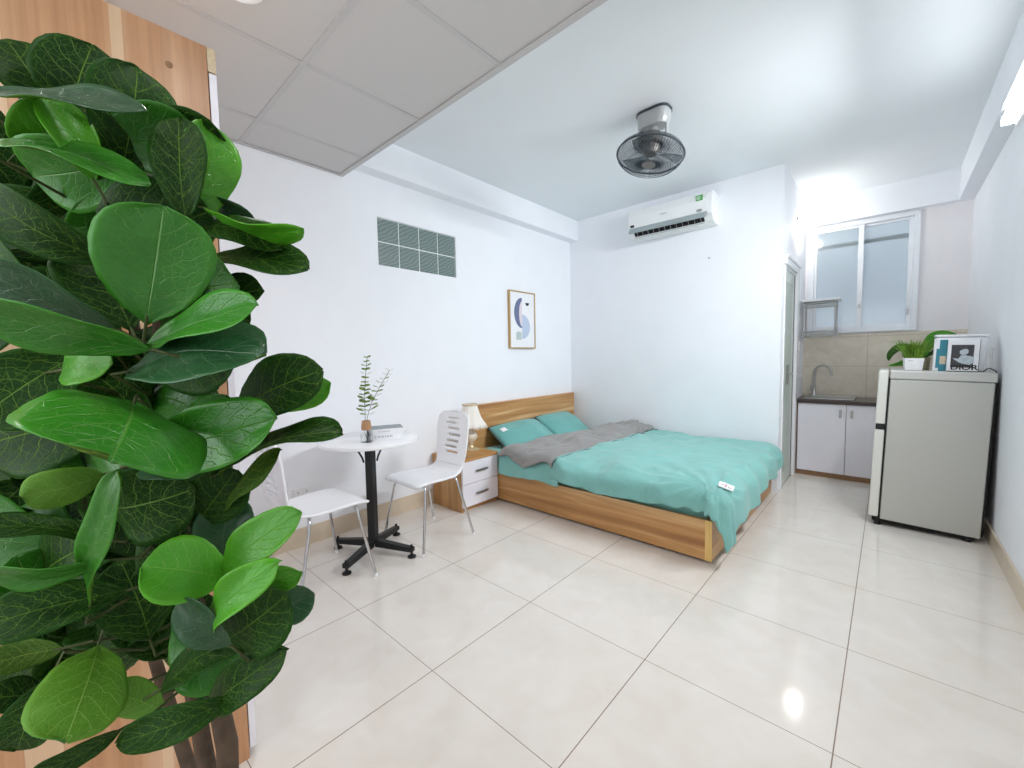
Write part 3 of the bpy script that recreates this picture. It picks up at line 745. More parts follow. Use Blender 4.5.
MB().lathe([(.064, .402), (.067, .398), (.067, .388), (.064, .384)], n=40).build('shade_ring', M['gold'], shp, smooth=True)
fr = MB()
for k in range(36):
    a = 2*PI*k/36; r = .138*(1+.06*math.sin(12*a)); 
    fr.lathe([(0, -.006), (.005, -.003), (.005, .003), (0, .006)], (r*math.cos(a), r*math.sin(a), .196), 6)
fr.build('bead_fringe', M['shade'], shp, smooth=True)

# ------------------------------------------------------------------ round table
TX, TY, TH = -1.70, -.235, .737
tb = root('round_table', 'small round white cafe table with a black pedestal by the left wall', 'table', (TX, TY, 0), math.radians(27))
MB().lathe([(.0, TH-.024), (.285, TH-.024), (.297, TH-.020), (.30, TH-.012), (.297, TH-.003), (.29, TH), (.0, TH)], n=72).build('tabletop', M['white_gloss'], tb, smooth=True)
box(-.025, .025, -.025, .025, .06, TH-.030).build('pole', M['black'], tb, bevel=.006)
MB().box(-.12, .12, -.12, .12, TH-.030, TH-.0245).build('top_plate', M['black'], tb)
for k in range(4):
    a = k*PI/2+PI/4; ca_, sa_ = math.cos(a), math.sin(a)
    pts = [(ca_*r, sa_*r, z) for r, z in ((.040, TH-.15), (.048, TH-.12), (.065, TH-.085), (.09, TH-.055), (.12, TH-.036))]
    MB().tube(pts, .006, 8).build('brace', M['black'], tb, smooth=True)
for k in range(4):
    a = k*PI/2; R = Matrix.Rotation(a, 4, 'Z')
    mb = MB(); mb.prism([(.02, .045), (.275, .035), (.28, .035), (.28, .062), (.275, .062), (.02, .092)], 1, -.02, .02)
    mb.v = [tuple(R @ Vector(p)) for p in mb.v]
    ft = mb.build('leg', M['black'], tb, bevel=.003)
    p = R @ Vector((.268, 0, 0))
    mb = MB(); mb.lathe([(0, 0), (.026, 0), (.026, .008), (.012, .016), (.008, .02), (.008, .078), (0, .08)], (p.x, p.y, 0), 16)
    mb.build('foot_pad', M['black'], ft, smooth=True)

# ------------------------------------------------------------------ chairs
def chair_profile(v):
    """v 0..1 front edge of seat -> top of back (local y front=-, z)"""
    P = [(-.215, .425), (-.195, .441), (-.12, .447), (-.02, .443), (.08, .438), (.145, .442), (.182, .463), (.20, .50), (.212, .56), (.222, .64), (.232, .73), (.245, .80), (.252, .838)]
    k = v*(len(P)-1); i = min(int(k), len(P)-2); t = k-i
    p0, p1, p2, p3 = P[max(i-1, 0)], P[i], P[i+1], P[min(i+2, len(P)-1)]
    c = lambda a, b, c_, d: .5*((2*b)+(-a+c_)*t+(2*a-5*b+4*c_-d)*t*t+(-a+3*b-3*c_+d)*t**3)
    return c(p0[0], p1[0], p2[0], p3[0]), c(p0[1], p1[1], p2[1], p3[1])
def chair_width(v):
    P = [.17, .195, .20, .20, .19, .165, .150, .150, .158, .165, .168, .162, .12]
    k = v*(len(P)-1); i = min(int(k), len(P)-2); t = k-i; t = t*t*(3-2*t)
    return P[i]*(1-t)+P[i+1]*t
def make_chair(label):
    r = root('dining_chair', label, 'chair', (0, 0, 0), 0, 'white cafe chairs at the round table')
    VS = .53
    def fn(v0, v1):
        def g(u, w):
            v = v0+(v1-v0)*w; y, z = chair_profile(v); hw = chair_width(v); a = 2*u-1
            x = a*hw
            if v < .3: z += .010*a*a*(1-v/.3)*-1 
            dish = .012*(1-a*a)
            if v < VS: z -= dish*.6
            else: y += dish
            return (x, y, z)
        return g
    MB().grid(fn(0, VS), 20, 30).build('seat', M['white_gloss'], r, smooth=True, angle=180, solid=.011, fix=False)
    def skip(i, j):
        # slots cut through the backrest, staggered like a louvre
        nrow = (j-14)//5; k = (j-14) % 5
        if j < 14 or j > 46 or k >= 2: return False
        sh = (0, 1, 0, -1, 0, 1, 0)[nrow % 7]
        return 6+sh <= (40-1-i)*.5 < 14+sh
    MB().grid(fn(VS, 1), 40, 56, skip).build('backrest', M['white_gloss'], r, smooth=True, angle=180, solid=.011, fix=False)
    for sx in (-1, 1):
        for (yt, yb) in ((-.13, -.205), (.11, .212)):
            pts = [(sx*.06, yt, .424), (sx*.125, yt, .424), (sx*.150, yt+(yb-yt)*.04, .418), (sx*.168, yt+(yb-yt)*.1, .40), (sx*.180, yt+(yb-yt)*.2, .35), (sx*.228, yb, .008)]
            lg = MB().tube(pts, .0085, 12).build('leg', M['chrome'], r, smooth=True)
            MB().tube([(sx*.2265, yb*.995, .018), (sx*.229, yb, .0)], .0105, 12).build('foot_cap', M['white_pl'], lg, smooth=True)
    for y0_ in (-.14, .10): MB().box(-.075, .075, y0_, y0_+.02, .416, .421).build('seat_bracket', M['steel'], r)
    return r
ch = make_chair('white chair with slotted back standing beside the nightstand')
ch.location = (-1.632, .14, 0); ch.rotation_euler = (0, 0, 0)
def copy_tree(o, parent=None):
    c_ = o.copy(); COL.objects.link(c_)
    if parent: c_.parent = parent; c_.matrix_parent_inverse = o.matrix_parent_inverse
    for k in list(o.children): copy_tree(k, c_)
    return c_
ch2 = copy_tree(ch); ch2['label'] = 'white chair half hidden behind the large plant, facing the round table'
ch2.location = (-1.645, -.590, 0); ch2.rotation_euler = (0, 0, PI+math.radians(2))

# ------------------------------------------------------------------ books, vase on the table
def book(label, loc, rz, L, W, T, cover, spine_txt=None, txt_mat=None, txt_size=.02, group=None, top=None):
    r = root('book', label, 'book', loc, rz, group)
    c_ = MB(); c_.box(-L/2, L/2, -W/2, W/2, 0, .003); c_.box(-L/2, L/2, -W/2, W/2, T-.003, T); c_.box(-L/2, L/2, -W/2, -W/2+.003, .003, T-.003)
    c_.build('cover', cover, r, bevel=.0008)
    if top: box(-L/2+.001, L/2-.001, -W/2+.001, W/2-.001, T+.0002, T+.0008).build('jacket_front', top, r)
    box(-L/2+.004, L/2-.004, -W/2+.0035, W/2-.004, .0035, T-.0035).build('pages', M['paper'], r)
    if spine_txt:
        text_mesh(spine_txt, txt_size, 'title', txt_mat, r, basis((-.01, -W/2-.0006, T/2), (1, 0, 0), (0, 0, 1), (0, -1, 0)), sx=1.15)
    return r
# table items: spines face the camera
vd = (CAM - Vector((TX+.05, TY+.05, TH))); brz = math.atan2(vd.y, vd.x)+PI/2 + math.radians(4)
bx, by = -1.645, -.165
book('thick white hardback with a black spine title, lower of the two on the round table', (bx, by, TH+.0005), brz, .215, .15, .034, M['book_w'], 'C O N S E N', M['ink'], .017, 'books stacked on the round table')
book('white hardback with a grey front, upper of the two on the round table', (bx+.004, by+.002, TH+.0352), brz+.03, .215, .15, .030, M['book_w'], 'the waterside', M['ink_grey'], .011, 'books stacked on the round table', M['book_grey'])

vx, vy = -1.592, -.310
vs = root('glass_vase', 'clear glass vase with a brown wooden collar on the round table', 'vase', (vx, vy, TH+.0005))
MB().lathe([(.0, .0), (.030, .0), (.034, .004), (.034, .05), (.031, .07), (.020, .082), (.017, .09), (.017, .125)], n=32).build('glass_body', M['glass'], vs, smooth=True, solid=.002)
MB().lathe([(.0175, .074), (.028, .074), (.0285, .10), (.024, .128), (.0175, .128)], n=28).build('wooden_collar', M['cork'], vs, smooth=True)
def sprig(label, base, pts, nleaf, seed):
    r = root('eucalyptus_sprig', label, 'plant sprig', base, 0, 'green sprigs in the glass vase')
    rnd = random.Random(seed)
    MB().tube(pts, .0016, 6).build('stem', M['euca_st'], r, smooth=True)
    lv = MB(); P = [Vector(p) for p in pts]; segs = [(P[i+1]-P[i]).length for i in range(len(P)-1)]; tot = sum(segs)
    def pos(t):
        d = t*tot
        for i, sgl in enumerate(segs):
            if d <= sgl or i == len(segs)-1: return P[i].lerp(P[i+1], d/sgl)
            d -= sgl
    for k in range(nleaf):
        t = .36+.64*k/(nleaf-1); c0 = pos(t); a0 = rnd.uniform(0, PI)
        for sgn in (0, 1):
            a = a0+sgn*PI; sz = .023*(1.15-.55*(t-.42)/.58)*rnd.uniform(.85, 1.15)
            d = Vector((math.cos(a), math.sin(a), rnd.uniform(.05, .5))).normalized(); w = d.cross(Vector((0, 0, 1))).normalized(); nn = w.cross(d)
            n0 = len(lv.v); lv.v.append(tuple(c0+d*.002))
            for q in range(9):
                th = PI*(q/8-.5); 
                lv.v.append(tuple(c0 + d*(sz*(1.0+.95*math.cos(th))) * 1.0 + w*(sz*.85*math.sin(th)) + nn*(.15*sz*math.cos(th))))
            for q in range(1, 9): lv.f.append((n0, n0+q, n0+q+1)); lv.mi.append(0)
    lv.build('foliage', M['euca'], r, smooth=True, solid=.0006)
    return r
vb = Vector((vx, vy, TH))
rr = RT.copy(); rr.z = 0; rr.normalize()
def sp(dx, dz, dy=0): return tuple(rr*dx + Vector((0, 0, dz)) + Vector((fw.x, fw.y, 0)).normalized()*dy)
sprig('tall upright eucalyptus sprig in the glass vase', tuple(vb), [sp(.008, .012), sp(-.010, .05), sp(-.006, .09), sp(-.004, .14), sp(-.004, .26), sp(.006, .38), sp(.020, .50)], 14, 3)
sprig('shorter eucalyptus sprig leaning right in the glass vase', tuple(vb), [sp(.024, .006, -.004), sp(.004, .05), sp(.004, .09), sp(.008, .15), sp(.040, .24), sp(.09, .33), sp(.150, .425)], 11, 4)

# ------------------------------------------------------------------ picture on the left wall
pc = root('framed_picture', 'narrow framed print of blue half circles on the left wall', 'picture', (XL+.001, 1.545, 1.317))
PW, PH = .405, .585; fr = MB(); t = .012
fr.box(0, .028, 0, t, 0, PH); fr.box(0, .028, PW-t, PW, 0, PH); fr.box(0, .028, t, PW-t, 0, t); fr.box(0, .028, t, PW-t, PH-t, PH)
fr.build('frame', M['frame_g'], pc, bevel=.001)
box(.004, .020, t, PW-t, t, PH-t).build('print', M['print'], pc)
def half(cy, cz, r, a0, a1, name, mt, sq=1.0, x=.0206, inner=0):
    k = MB(); pts = []
    for i in range(25):
        a = a0+(a1-a0)*i/24; pts.append((cy+r*sq*math.cos(a), cz+r*math.sin(a)))
    if inner:
        for i in range(25):
            a = a1+(a0-a1)*i/24; pts.append((cy+inner*sq*math.cos(a), cz+r*math.sin(a)))
    k.prism(pts, 0, x-.0004, x)
    return k.build(name, mt, pc)
cyy = .195
half(cyy, .365, .155, PI/2, 3*PI/2, 'printed_shape', M['art_blue'], .78)
half(cyy, .355, .13, PI/2, 3*PI/2, 'printed_shape', M['art_pink'], .35, .0212)
half(cyy, .225, .125, -PI/2, PI/2, 'printed_shape', M['art_pale'], 1.0)
half(cyy+.085, .475, .030, PI, 2*PI, 'printed_shape', M['ink'], 1.0)
k = MB(); k.prism([(.10, .09), (.185, .09), (.185, .155)]+[(.1425+.0425*math.cos(a), .155+.018*math.sin(a)) for a in [PI*i/10 for i in range(11)]]+[(.10, .155)], 0, .0202, .0206); k.build('printed_shape', M['art_sage'], pc)

# ------------------------------------------------------------------ air conditioner
ac = root('air_conditioner', 'white split air conditioner high on the back wall with open louver', 'air conditioner', (-1.305, YB-.002, 2.405))
AW, AH, AD = .80, .275, .205
prof = [(0, .0), (-.10, .0), (-.150, .018), (-.195, .075), (-.205, .10), (-.208, .20), (-.19, .262), (-.165, AH), (0, AH)]
MB().prism(prof, 0, 0, AW).build('body', M['ac'], ac, bevel=.006)
# front cover
MB().prism([(-.2075, .078), (-.2135, .082), (-.2165, .20), (-.199, .262), (-.192, .262), (-.2095, .20)], 0, .012, AW-.045).build('front_panel', M['ac'], ac, bevel=.002)
# outlet: dark opening on the lower slanted face with vanes
def slant(t, off):   # along the lower front face from (-.150,.018) to (-.195,.075)
    a = Vector((-.150, .018)); b2 = Vector((-.198, .078)); p = a.lerp(b2, t); n = Vector((-(b2-a).y, (b2-a).x)).normalized(); n = Vector((-abs(n.x), -abs(n.y))); return p+n*off
q = [slant(.05, .001), slant(.95, .001), slant(.95, .003), slant(.05, .003)]
vent = MB().prism([tuple(x) for x in q], 0, .055, AW-.075).build('air_outlet', M['dark'], ac)
vn = MB()
for i in range(12):
    x = .085+i*(AW-.19)/11
    q = [slant(.1, .003), slant(.9, .003), slant(.9, .012), slant(.1, .006)]
    MB().prism([tuple(p) for p in q], 0, x, x+.0025).build('outlet_vane', M['ac_grey'], vent)
q = [slant(.98, .004), slant(1.08, .024), slant(1.02, .050), slant(.88, .034)]
MB().prism([(-.190, .060), (-.228, .036), (-.236, .046), (-.216, .090), (-.20, .092)], 0, .02, AW-.045).build('louver', M['ac_grey'], ac, bevel=.001)
MB().prism([(-.158, .006), (-.192, -.012), (-.193, -.008), (-.152, .014)], 0, .05, AW-.06).build('lower_flap', M['ac'], ac, bevel=.001)
box(AW-.135, AW-.075, -.2155, -.2135, .195, .255).build('energy_label', M['green_st'], ac)
lb = [o for o in ac.children if o.name.startswith('energy_label')][0]
mb = MB()
for zz in (.207, .217, .227): mb.box(AW-.128, AW-.095, -.2158, -.2155, zz, zz+.004)
mb.box(AW-.135, AW-.075, -.2158, -.2155, .244, .255)
mb.build('label_print', M['white_pl'], lb)
for o in (lb,): o.location = (0, -.002, .0)
MB().lathe([(0, 0), (.026, 0), (.026, .003), (0, .003)], n=24).build('badge', M['ink_grey'], ac, smooth=True)
bg = [o for o in ac.children if o.name.startswith('badge')][0]; bg.rotation_euler = (PI/2, 0, 0); bg.scale = (1, .5, 1); bg.location = (AW-.105, -.2135, .110)
box(.03, .07, -.2165, -.2135, .098, .122).build('display', M['ink'], ac)
text_mesh('casper', .022, 'logo', M['ink_grey'], ac, basis((AW/2-.03, -.2160, .165), (1, 0, 0), (0, 0, 1), (0, -1, 0)), sx=1.2)
box(AW-.043, AW-.002, -.2075, -.202, .07, .255).build('end_cap', M['white_pl'], ac, bevel=.002)

# small wall plug under the AC
wp = MB().lathe([(0, 0), (.007, 0), (.006, .008), (0, .009)], n=12).build('wall_plug', M['ink_grey'], smooth=True); wp.rotation_euler = (PI/2, 0, 0); wp.location = (-.588, YB, 2.126)
tag(wp, 'tiny grey screw plug on the back wall below the air conditioner', 'wall plug')

# ------------------------------------------------------------------ orbit fan on the ceiling
fx, fy = -.485, 1.185
fan = root('ceiling_fan', 'silver orbit fan with round wire guard hanging from the ceiling', 'fan', (fx, fy, ZC), math.radians(0))
def rrect(w, d, r, n=8):
    out = []
    for cx_, cy_, a0 in ((w/2-r, d/2-r, 0), (-w/2+r, d/2-r, PI/2), (-w/2+r, -d/2+r, PI), (w/2-r, -d/2+r, 3*PI/2)):
        for i in range(n+1):
            a = a0+PI/2*i/n; out.append((cx_+r*math.cos(a), cy_+r*math.sin(a)))
    return out
MB().prism(rrect(.215, .15, .055), 2, -.016, -.0005).build('mount_plate', M['fan_dark'], fan, bevel=.002)
pr = rrect(.205, .14, .052); hs = MB(); n0 = 0; K = len(pr)
for (z, sc_f) in ((-.016, 1.0), (-.06, .96), (-.085, .90), (-.10, .80)):
    for (a, b2) in pr: hs.v.append((a*sc_f, b2*sc_f, z))
for i in range(3):
    for j in range(K): hs.f.append((i*K+j, i*K+(j+1) % K, (i+1)*K+(j+1) % K, (i+1)*K+j)); hs.mi.append(0)
hs.f.append(tuple(3*K+j for j in range(K))); hs.mi.append(0)
hs.build('mount_housing', M['fan_grey'], fan, smooth=True, angle=35)
br = MB(); br.box(-.095, -.080, -.035, .035, -.20, -.03); br.box(.078, .090, -.012, .012, -.165, -.03); br.tube([(.084, 0, -.155), (.05, 0, -.165), (.0, 0, -.165), (-.088, 0, -.17)], .010, 10)
br.tube([(0, 0, -.09), (0, 0, -.12), (-.0, 0, -.16)], [.03, .024, .02], 16)
br.build('bracket', M['fan_grey'], fan, smooth=True, bevel=.003)
tilt = Matrix.Translation((-.012, -.0, -.188)) @ Matrix.Rotation(math.radians(-16), 4, Vector((RT.x, RT.y, 0))) @ Matrix.Rotation(math.radians(15), 4, 'Y')
def tb_(mb): mb.v = [tuple(tilt @ Vector(p)) for p in mb.v]; return mb
tb_(MB().lathe([(0, .06), (.052, .055), (.068, .03), (.066, -.01), (.054, -.02), (.048, -.06), (.036, -.080), (0, -.085)], n=32)).build('motor', M['fan_motor'], fan, smooth=True)
for k in range(3):
    mb = MB(); a0 = 2*PI*k/3+.4
    def bl(u, v):
        r = .035+.165*v; a = a0 + (u-.5)*(.95-.25*v)+.35*v
        return (r*math.cos(a), r*math.sin(a), -.085+.03*(u-.5)*1.0)
    mb.grid(bl, 8, 10); tb_(mb).build('blade', M['fan_blade'], fan, smooth=True, solid=.002, fix=False)
GR = .212
gd = MB()
def ring(rad, z, r, n=72): gd.tube([(rad*math.cos(2*PI*i/n), rad*math.sin(2*PI*i/n), z) for i in range(n+1)], r, 6, False)
ring(GR, -.085, .0055)
gd2 = gd; tb_(gd2).build('guard_rim', M['fan_dark'], fan, smooth=True)
wires = MB(); gd = wires
for k in range(72):
    a = 2*PI*k/72; c_, s_ = math.cos(a), math.sin(a)
    wires.tube([(r*c_, r*s_, z) for r, z in ((.040, -.150), (.11, -.148), (.175, -.135), (.203, -.112), (GR, -.085))], .0017, 5, False)
    wires.tube([(r*c_, r*s_, z) for r, z in ((GR, -.085), (.198, -.055), (.15, -.035), (.055, -.022))], .0017, 5, False)
for rad, z in ((.09, -.149), (.14, -.1455), (.18, -.135), (.18, -.047), (.11, -.029)): ring(rad, z, .0014)
tb_(wires).build('wire_guard', M['fan_dark'], fan, smooth=True)
tb_(MB().lathe([(0, -.156), (.040, -.155), (.044, -.150), (.042, -.146), (0, -.145)], n=32)).build('hub_badge', M['fan_motor'], fan, smooth=True)

# ------------------------------------------------------------------ lights in the room, three of them added unseen
tbk = root('tube_light', 'glowing white tube light batten on the right wall under the beam', 'light', (XR, 1.45, 2.455))
box(-.045, .0, -.62, .57, -.042, .042).build('batten', M['white_pl'], tbk, bevel=.004)
MB().tube([(-.072, -.60, 0), (-.072, .55, 0)], .026, 20).build('tube', M['glow'], tbk, smooth=True)
for y in (-.61, .555): box(-.10, -.046, y, y+.012, -.03, .03).build('end_cap', M['ac_grey'], tbk, bevel=.003)

for i, (x, y) in enumerate(((-.976, -1.033), (.23, -1.033), (-.976, -2.1), (.23, -2.1))):  # only the first shows; the other three are unseen, added for lighting
    names = ('round downlight in the lowered ceiling, nearest the wardrobe', 'unseen round downlight added for light in the lowered ceiling toward the right wall', 'unseen round downlight added for light in the lowered ceiling behind the wardrobe', 'unseen round downlight added for light in the lowered ceiling in the rear right')
    d = root('downlight', names[i], 'light', (x, y, SZ), 0, 'downlights in the lowered ceiling')
    MB().lathe([(.055, .0035), (.055, -.001), (.07, -.004), (.075, -.001), (.075, .0035)], n=40).build('trim_ring', M['white_pl'], d, smooth=True)
    MB().lathe([(0, -.0008), (.054, -.0008), (.054, .003), (0, .003)], n=40).build('lamp_disc', M['glow_down'], d)

kl = root('wall_light', 'small glowing bulb on a bracket high in the kitchen corner', 'light', (0, 3.34, 2.50))
MB().box(0, .006, -.02, .02, -.03, .03).tube([(.006, 0, 0), (.03, 0, .005), (.045, .06, 0), (.055, .11, -.005)], .006, 8).build('bracket', M['steel'], kl, smooth=True)
MB().lathe([(0, 0), (.018, .0), (.020, .03), (.012, .035)], (.055, .14, -.005), 16).build('socket', M['white_pl'], kl, smooth=True)
MB().lathe([(0, -.07), (.02, -.066), (.032, -.045), (.032, -.03), (.018, -.005), (.014, -.001)], (.055, .14, -.005), 20).build('bulb', M['glow_bulb'], kl, smooth=True)

# ------------------------------------------------------------------ kitchen
KZ = .008
kc = root('sink_cabinet', 'low kitchen cabinet with two white doors under the dark worktop', 'cabinet', (.02, 3.47, 0))
KW = .80
b = MB(); b.box(0, .016, 0, .455, 0, .725); b.box(KW-.016, KW, 0, .455, 0, .725); b.box(.0165, KW-.0165, .44, .455, .05, .725); b.box(.0165, KW-.0165, .01, .44, .055, .07)
b.build('body', M['brown'], kc)
box(.0165, KW-.0165, .002, .018, .0, .05).build('plinth', M['brown'], kc)
for (a, b2, hx) in ((.012, .386, .345), (.390, .78, .43)):
    d = box(a, b2, -.019, -.001, .052, .722).build('door', M['white_lam'], kc, bevel=.0015)
    MB().box(hx-.009, hx+.009, -.034, -.0192, .60, .672).build('door_handle', M['steel'], d, bevel=.003)
tag(box(.008, KW+.04, 3.432, YK-.0115, .7255, .7605).build('worktop', M['granite'], bevel=.003), 'dark brown stone worktop over the white kitchen cabinet', 'worktop')
sk = root('sink', 'steel sink rim set in the dark kitchen worktop', 'sink', (.06, 3.50, .761))
s = MB(); SW_, SD_ = .40, .40
s.box(0, SW_, 0, .035, 0, .012); s.box(0, SW_, SD_-.06, SD_, 0, .012); s.box(0, .03, .035, SD_-.06, 0, .012); s.box(SW_-.03, SW_, .035, SD_-.06, 0, .012); s.build('rim', M['steel'], sk, bevel=.004)
box(.03, SW_-.03, .035, SD_-.06, .0, .003).build('bowl', M['steel'], sk)
fc = root('faucet', 'tall curved steel faucet at the back of the sink', 'faucet', (.112, 3.872, .7735))
MB().lathe([(0, 0), (.022, 0), (.022, .01), (.014, .02), (.013, .06), (.010, .065), (.0, .066)], n=20).build('faucet_base', M['steel'], fc, smooth=True)
pts = [(0, 0, .05), (0, 0, .22)]
for i in range(13):
    a = PI-PI*i/12*1.03; pts.append((.072+.072*math.cos(a), -.02*i/12, .235+.075*math.sin(a)))
pts.append((.147, -.02, .205))
MB().tube(pts, .0105, 12).build('spout', M['steel'], fc, smooth=True)
MB().tube([(-.012, 0, .04), (-.03, -.005, .07), (-.034, -.008, .10)], [.008, .006, .005], 10).build('lever', M['steel'], fc, smooth=True)

rk = root('dish_rack', 'steel two tier dish rack on the wall in front of the window', 'rack', (.026, 3.60, 1.385))
RW, RD, RH = .265, .20, .345
for (x, y) in ((.008, .008), (RW, .008), (.008, RD), (RW, RD)):
    MB().tube([(x, y, -.01), (x, y, RH)], .007, 10).build('post', M['steel'], rk, smooth=True)
for z in (.0, .045, RH-.045, RH-.01):
    MB().tube([(.008, .008, z), (RW, .008, z), (RW, RD, z), (.008, RD, z), (.008, .008, z)], .0065, 8).build('rail', M['steel'], rk, smooth=True)
w = MB()
for i in range(8):
    x = .03+i*.028; w.tube([(x, .01, .0), (x, RD, .0)], .002, 6)
w.build('wire_shelf', M['steel'], rk, smooth=True)
box(-.002, RW+.035, -.012, RD+.02, RH+.0005, RH+.020).build('top_shelf', M['white_pl'], rk, bevel=.003)

def socket(name, label, loc, rz, w=.12, h=.075, holes=2):
    r = root(name, label, 'wall socket', loc, rz)      # local: plate in XZ plane facing -Y
    box(-w/2, w/2, -.009, 0, -h/2, h/2).build('plate', M['white_pl'], r, bevel=.003)
    mb = MB()
    for k in range(holes):
        cx_ = 0 if holes == 1 else (-.027+.054*k)
        for dz in (-.010, .010): mb.box(cx_-.003, cx_+.003, -.0094, -.0088, dz-.0035, dz+.0035)
    mb.build('socket_hole', M['ink'], r)
    return r
socket('wall_socket', 'white double socket low on the left wall behind the hidden chair', (XL, -.487, .355), PI/2)
socket('wall_socket', 'white socket on the right wall above the fridge', (XR, 2.70, 1.178), -PI/2, .075, .115, 1)
socket('wall_socket', 'small white socket on the tiles left of the faucet', (.0, 3.66, 1.285), PI/2, .06, .10, 1)

# ------------------------------------------------------------------ fridge
fg = root('refrigerator', 'silver two door fridge standing against the right wall', 'fridge', (.612, 2.30, .0148))
FTILT = math.radians(1.6); fg.rotation_euler = (0, FTILT, 0)
FD, FW, FH = .540, .49, 1.078
box(.062, FD-.006, 0, FW, .035, FH-.062).build('body', M['fr_side'], fg, bevel=.006)
box(.058, FD+.002, -.003, FW+.003, FH-.060, FH).build('top_lid', M['fr_top'], fg, bevel=.008)
box(FD-.0055, FD+.006, .012, FW-.012, .05, FH-.065).build('back_grille', M['dark'], fg)
d1 = box(0, .052, 0, FW, .705, FH-.004).build('door', M['fr_door'], fg, bevel=.008)
d2 = box(0, .052, 0, FW, .045, .665).build('door', M['fr_door'], fg, bevel=.008)
d1['label'] = 'upper freezer door'; d2['label'] = 'tall lower door'
box(.004, .050, .002, FW-.002, .667, .703).build('handle_strip', M['black'], fg, bevel=.002)
box(.0525, .061, .006, FW-.006, .05, FH-.066).build('door_seal', M['dark'], fg)
for (x, y) in ((.05, .03), (.05, FW-.03), (FD-.06, .03), (FD-.06, FW-.03)):
    zb = -.0150 + x*math.tan(FTILT)
    MB().lathe([(0, zb), (.02, zb), (.016, .02), (.014, .0345), (0, .0345)], (x, y, 0), 16).build('foot', M['black'], fg, smooth=True)
box(.02, FD-.03, .02, FW-.02, .012, .033).build('base_tray', M['dark'], fg)
def ftop(x): return .0155 + FH*math.cos(FTILT) - (x-.612-FH*math.sin(FTILT))*math.tan(FTILT) + .0008
FT = ftop(1.0)
cb = MB().tube([(1.125, 2.335, ftop(1.125)+.004), (1.14, 2.33, FT+.018), (1.155, 2.35, FT+.02), (1.180, 2.38, FT+.005), (1.1925, 2.42, FT-.02), (1.1925, 2.47, FT-.10)], .003, 8).build('power_cable', M['ink'], smooth=True)
tag(cb, 'thin dark cable looping over the back corner of the fridge top', 'cable')

# things on the fridge
gp = root('potted_grass', 'square white pot of bright artificial grass on the fridge', 'plant', (.812, 2.42, ftop(.812)), math.radians(6)); gp.rotation_euler.y = FTILT

pt = MB(); n0 = 0
for (hw, z) in ((.042, 0), (.048, .082), (.044, .082), (.041, .070)):
    pt.v += [(-hw, -hw, z), (hw, -hw, z), (hw, hw, z), (-hw, hw, z)]
for i in range(3):
    for j in range(4): pt.f.append((i*4+j, i*4+(j+1) % 4, (i+1)*4+(j+1) % 4, (i+1)*4+j)); pt.mi.append(0)
pt.f.append((3, 2, 1, 0)); pt.mi.append(0); pt.f.append((12, 13, 14, 15)); pt.mi.append(0)
pot_o = pt.build('pot', M['pot'], gp, bevel=.003)
text_mesh('plant', .012, 'printed_word', M['ink_grey'], pot_o, basis((-.018, -.0481, .066), (1, 0, 0), (0, 0, 1), (0, -1, 0)))
gr = MB(); rnd = random.Random(5)
for i in range(420):
    x0 = rnd.uniform(-.038, .038); y0 = rnd.uniform(-.038, .038); h = rnd.uniform(.08, .155); a = rnd.uniform(0, 2*PI); ln = rnd.uniform(.0, .045)
    dx, dy = x0*1.45-.006+ln*math.cos(a), y0*.9+ln*math.sin(a); w = .0028; wa = rnd.uniform(0, PI); wx, wy = w*math.cos(wa), w*math.sin(wa)
    n0 = len(gr.v)
    for t_ in (0, .5, 1.0):
        k_ = 1-.85*t_**2
        px, py, pz = x0+dx*t_*t_, y0+dy*t_*t_, .072+h*t_*(1-.1*t_)
        gr.v += [(px-wx*k_, py-wy*k_, pz), (px+wx*k_, py+wy*k_, pz)]
    gr.f += [(n0, n0+1, n0+3, n0+2), (n0+2, n0+3, n0+5, n0+4)]; gr.mi += [0, 0]
gr.build('grass_blades', M['grassy'], gp, fix=False)

def curve_leaf(pts, wid, nrm=(0, 0, 1), nm='leaf', parent=None, mats=None):
    P = [Vector(p) for p in pts]; N_ = Vector(nrm)
    def cat(t):
        k = t*(len(P)-1); i = min(int(k), len(P)-2); f_ = k-i
        p0, p1, p2, p3 = P[max(i-1, 0)], P[i], P[i+1], P[min(i+2, len(P)-1)]
        return .5*((2*p1)+(-p0+p2)*f_+(2*p0-5*p1+4*p2-p3)*f_*f_+(-p0+3*p1-3*p2+p3)*f_**3)
    prof = lambda s_: max(.03, math.sin(PI*min(1, s_**.9*.97+.02))**.75)
    def fn(u, v):
        p = cat(v); t = (cat(min(1, v+.02))-cat(max(0, v-.02))).normalized(); sd_ = t.cross(N_).normalized()
        return p + sd_*(2*u-1)*wid/2*prof(v) + N_*(.12*wid*(2*u-1)**2)
    o = MB().grid(fn, 6, 16).build(nm, mats, parent, smooth=True, angle=180, solid=.0012, fix=False, soff=1)
    uvl = o.data.uv_layers.new(name='UVMap')
    for l in o.data.loops:
        vi = l.vertex_index; i = vi % 7; j = vi//7; uvl.data[l.index].uv = (i/6, j/16)
    return o
lp = root('leafy_plant', 'broad leaved green plant in an olive pot behind the white grass pot', 'plant', (.862, 2.63, ftop(.862))); lp.rotation_euler.y = FTILT
MB().lathe([(0, 0), (.04, 0), (.048, .085), (.044, .085), (.04, .07), (0, .07)], n=28).build('pot', M['pot_ol'], lp, smooth=True)
mk = [M['leaf_bright'], M['under_b']]; mk2 = [M['leaf_dark'], M['under']]
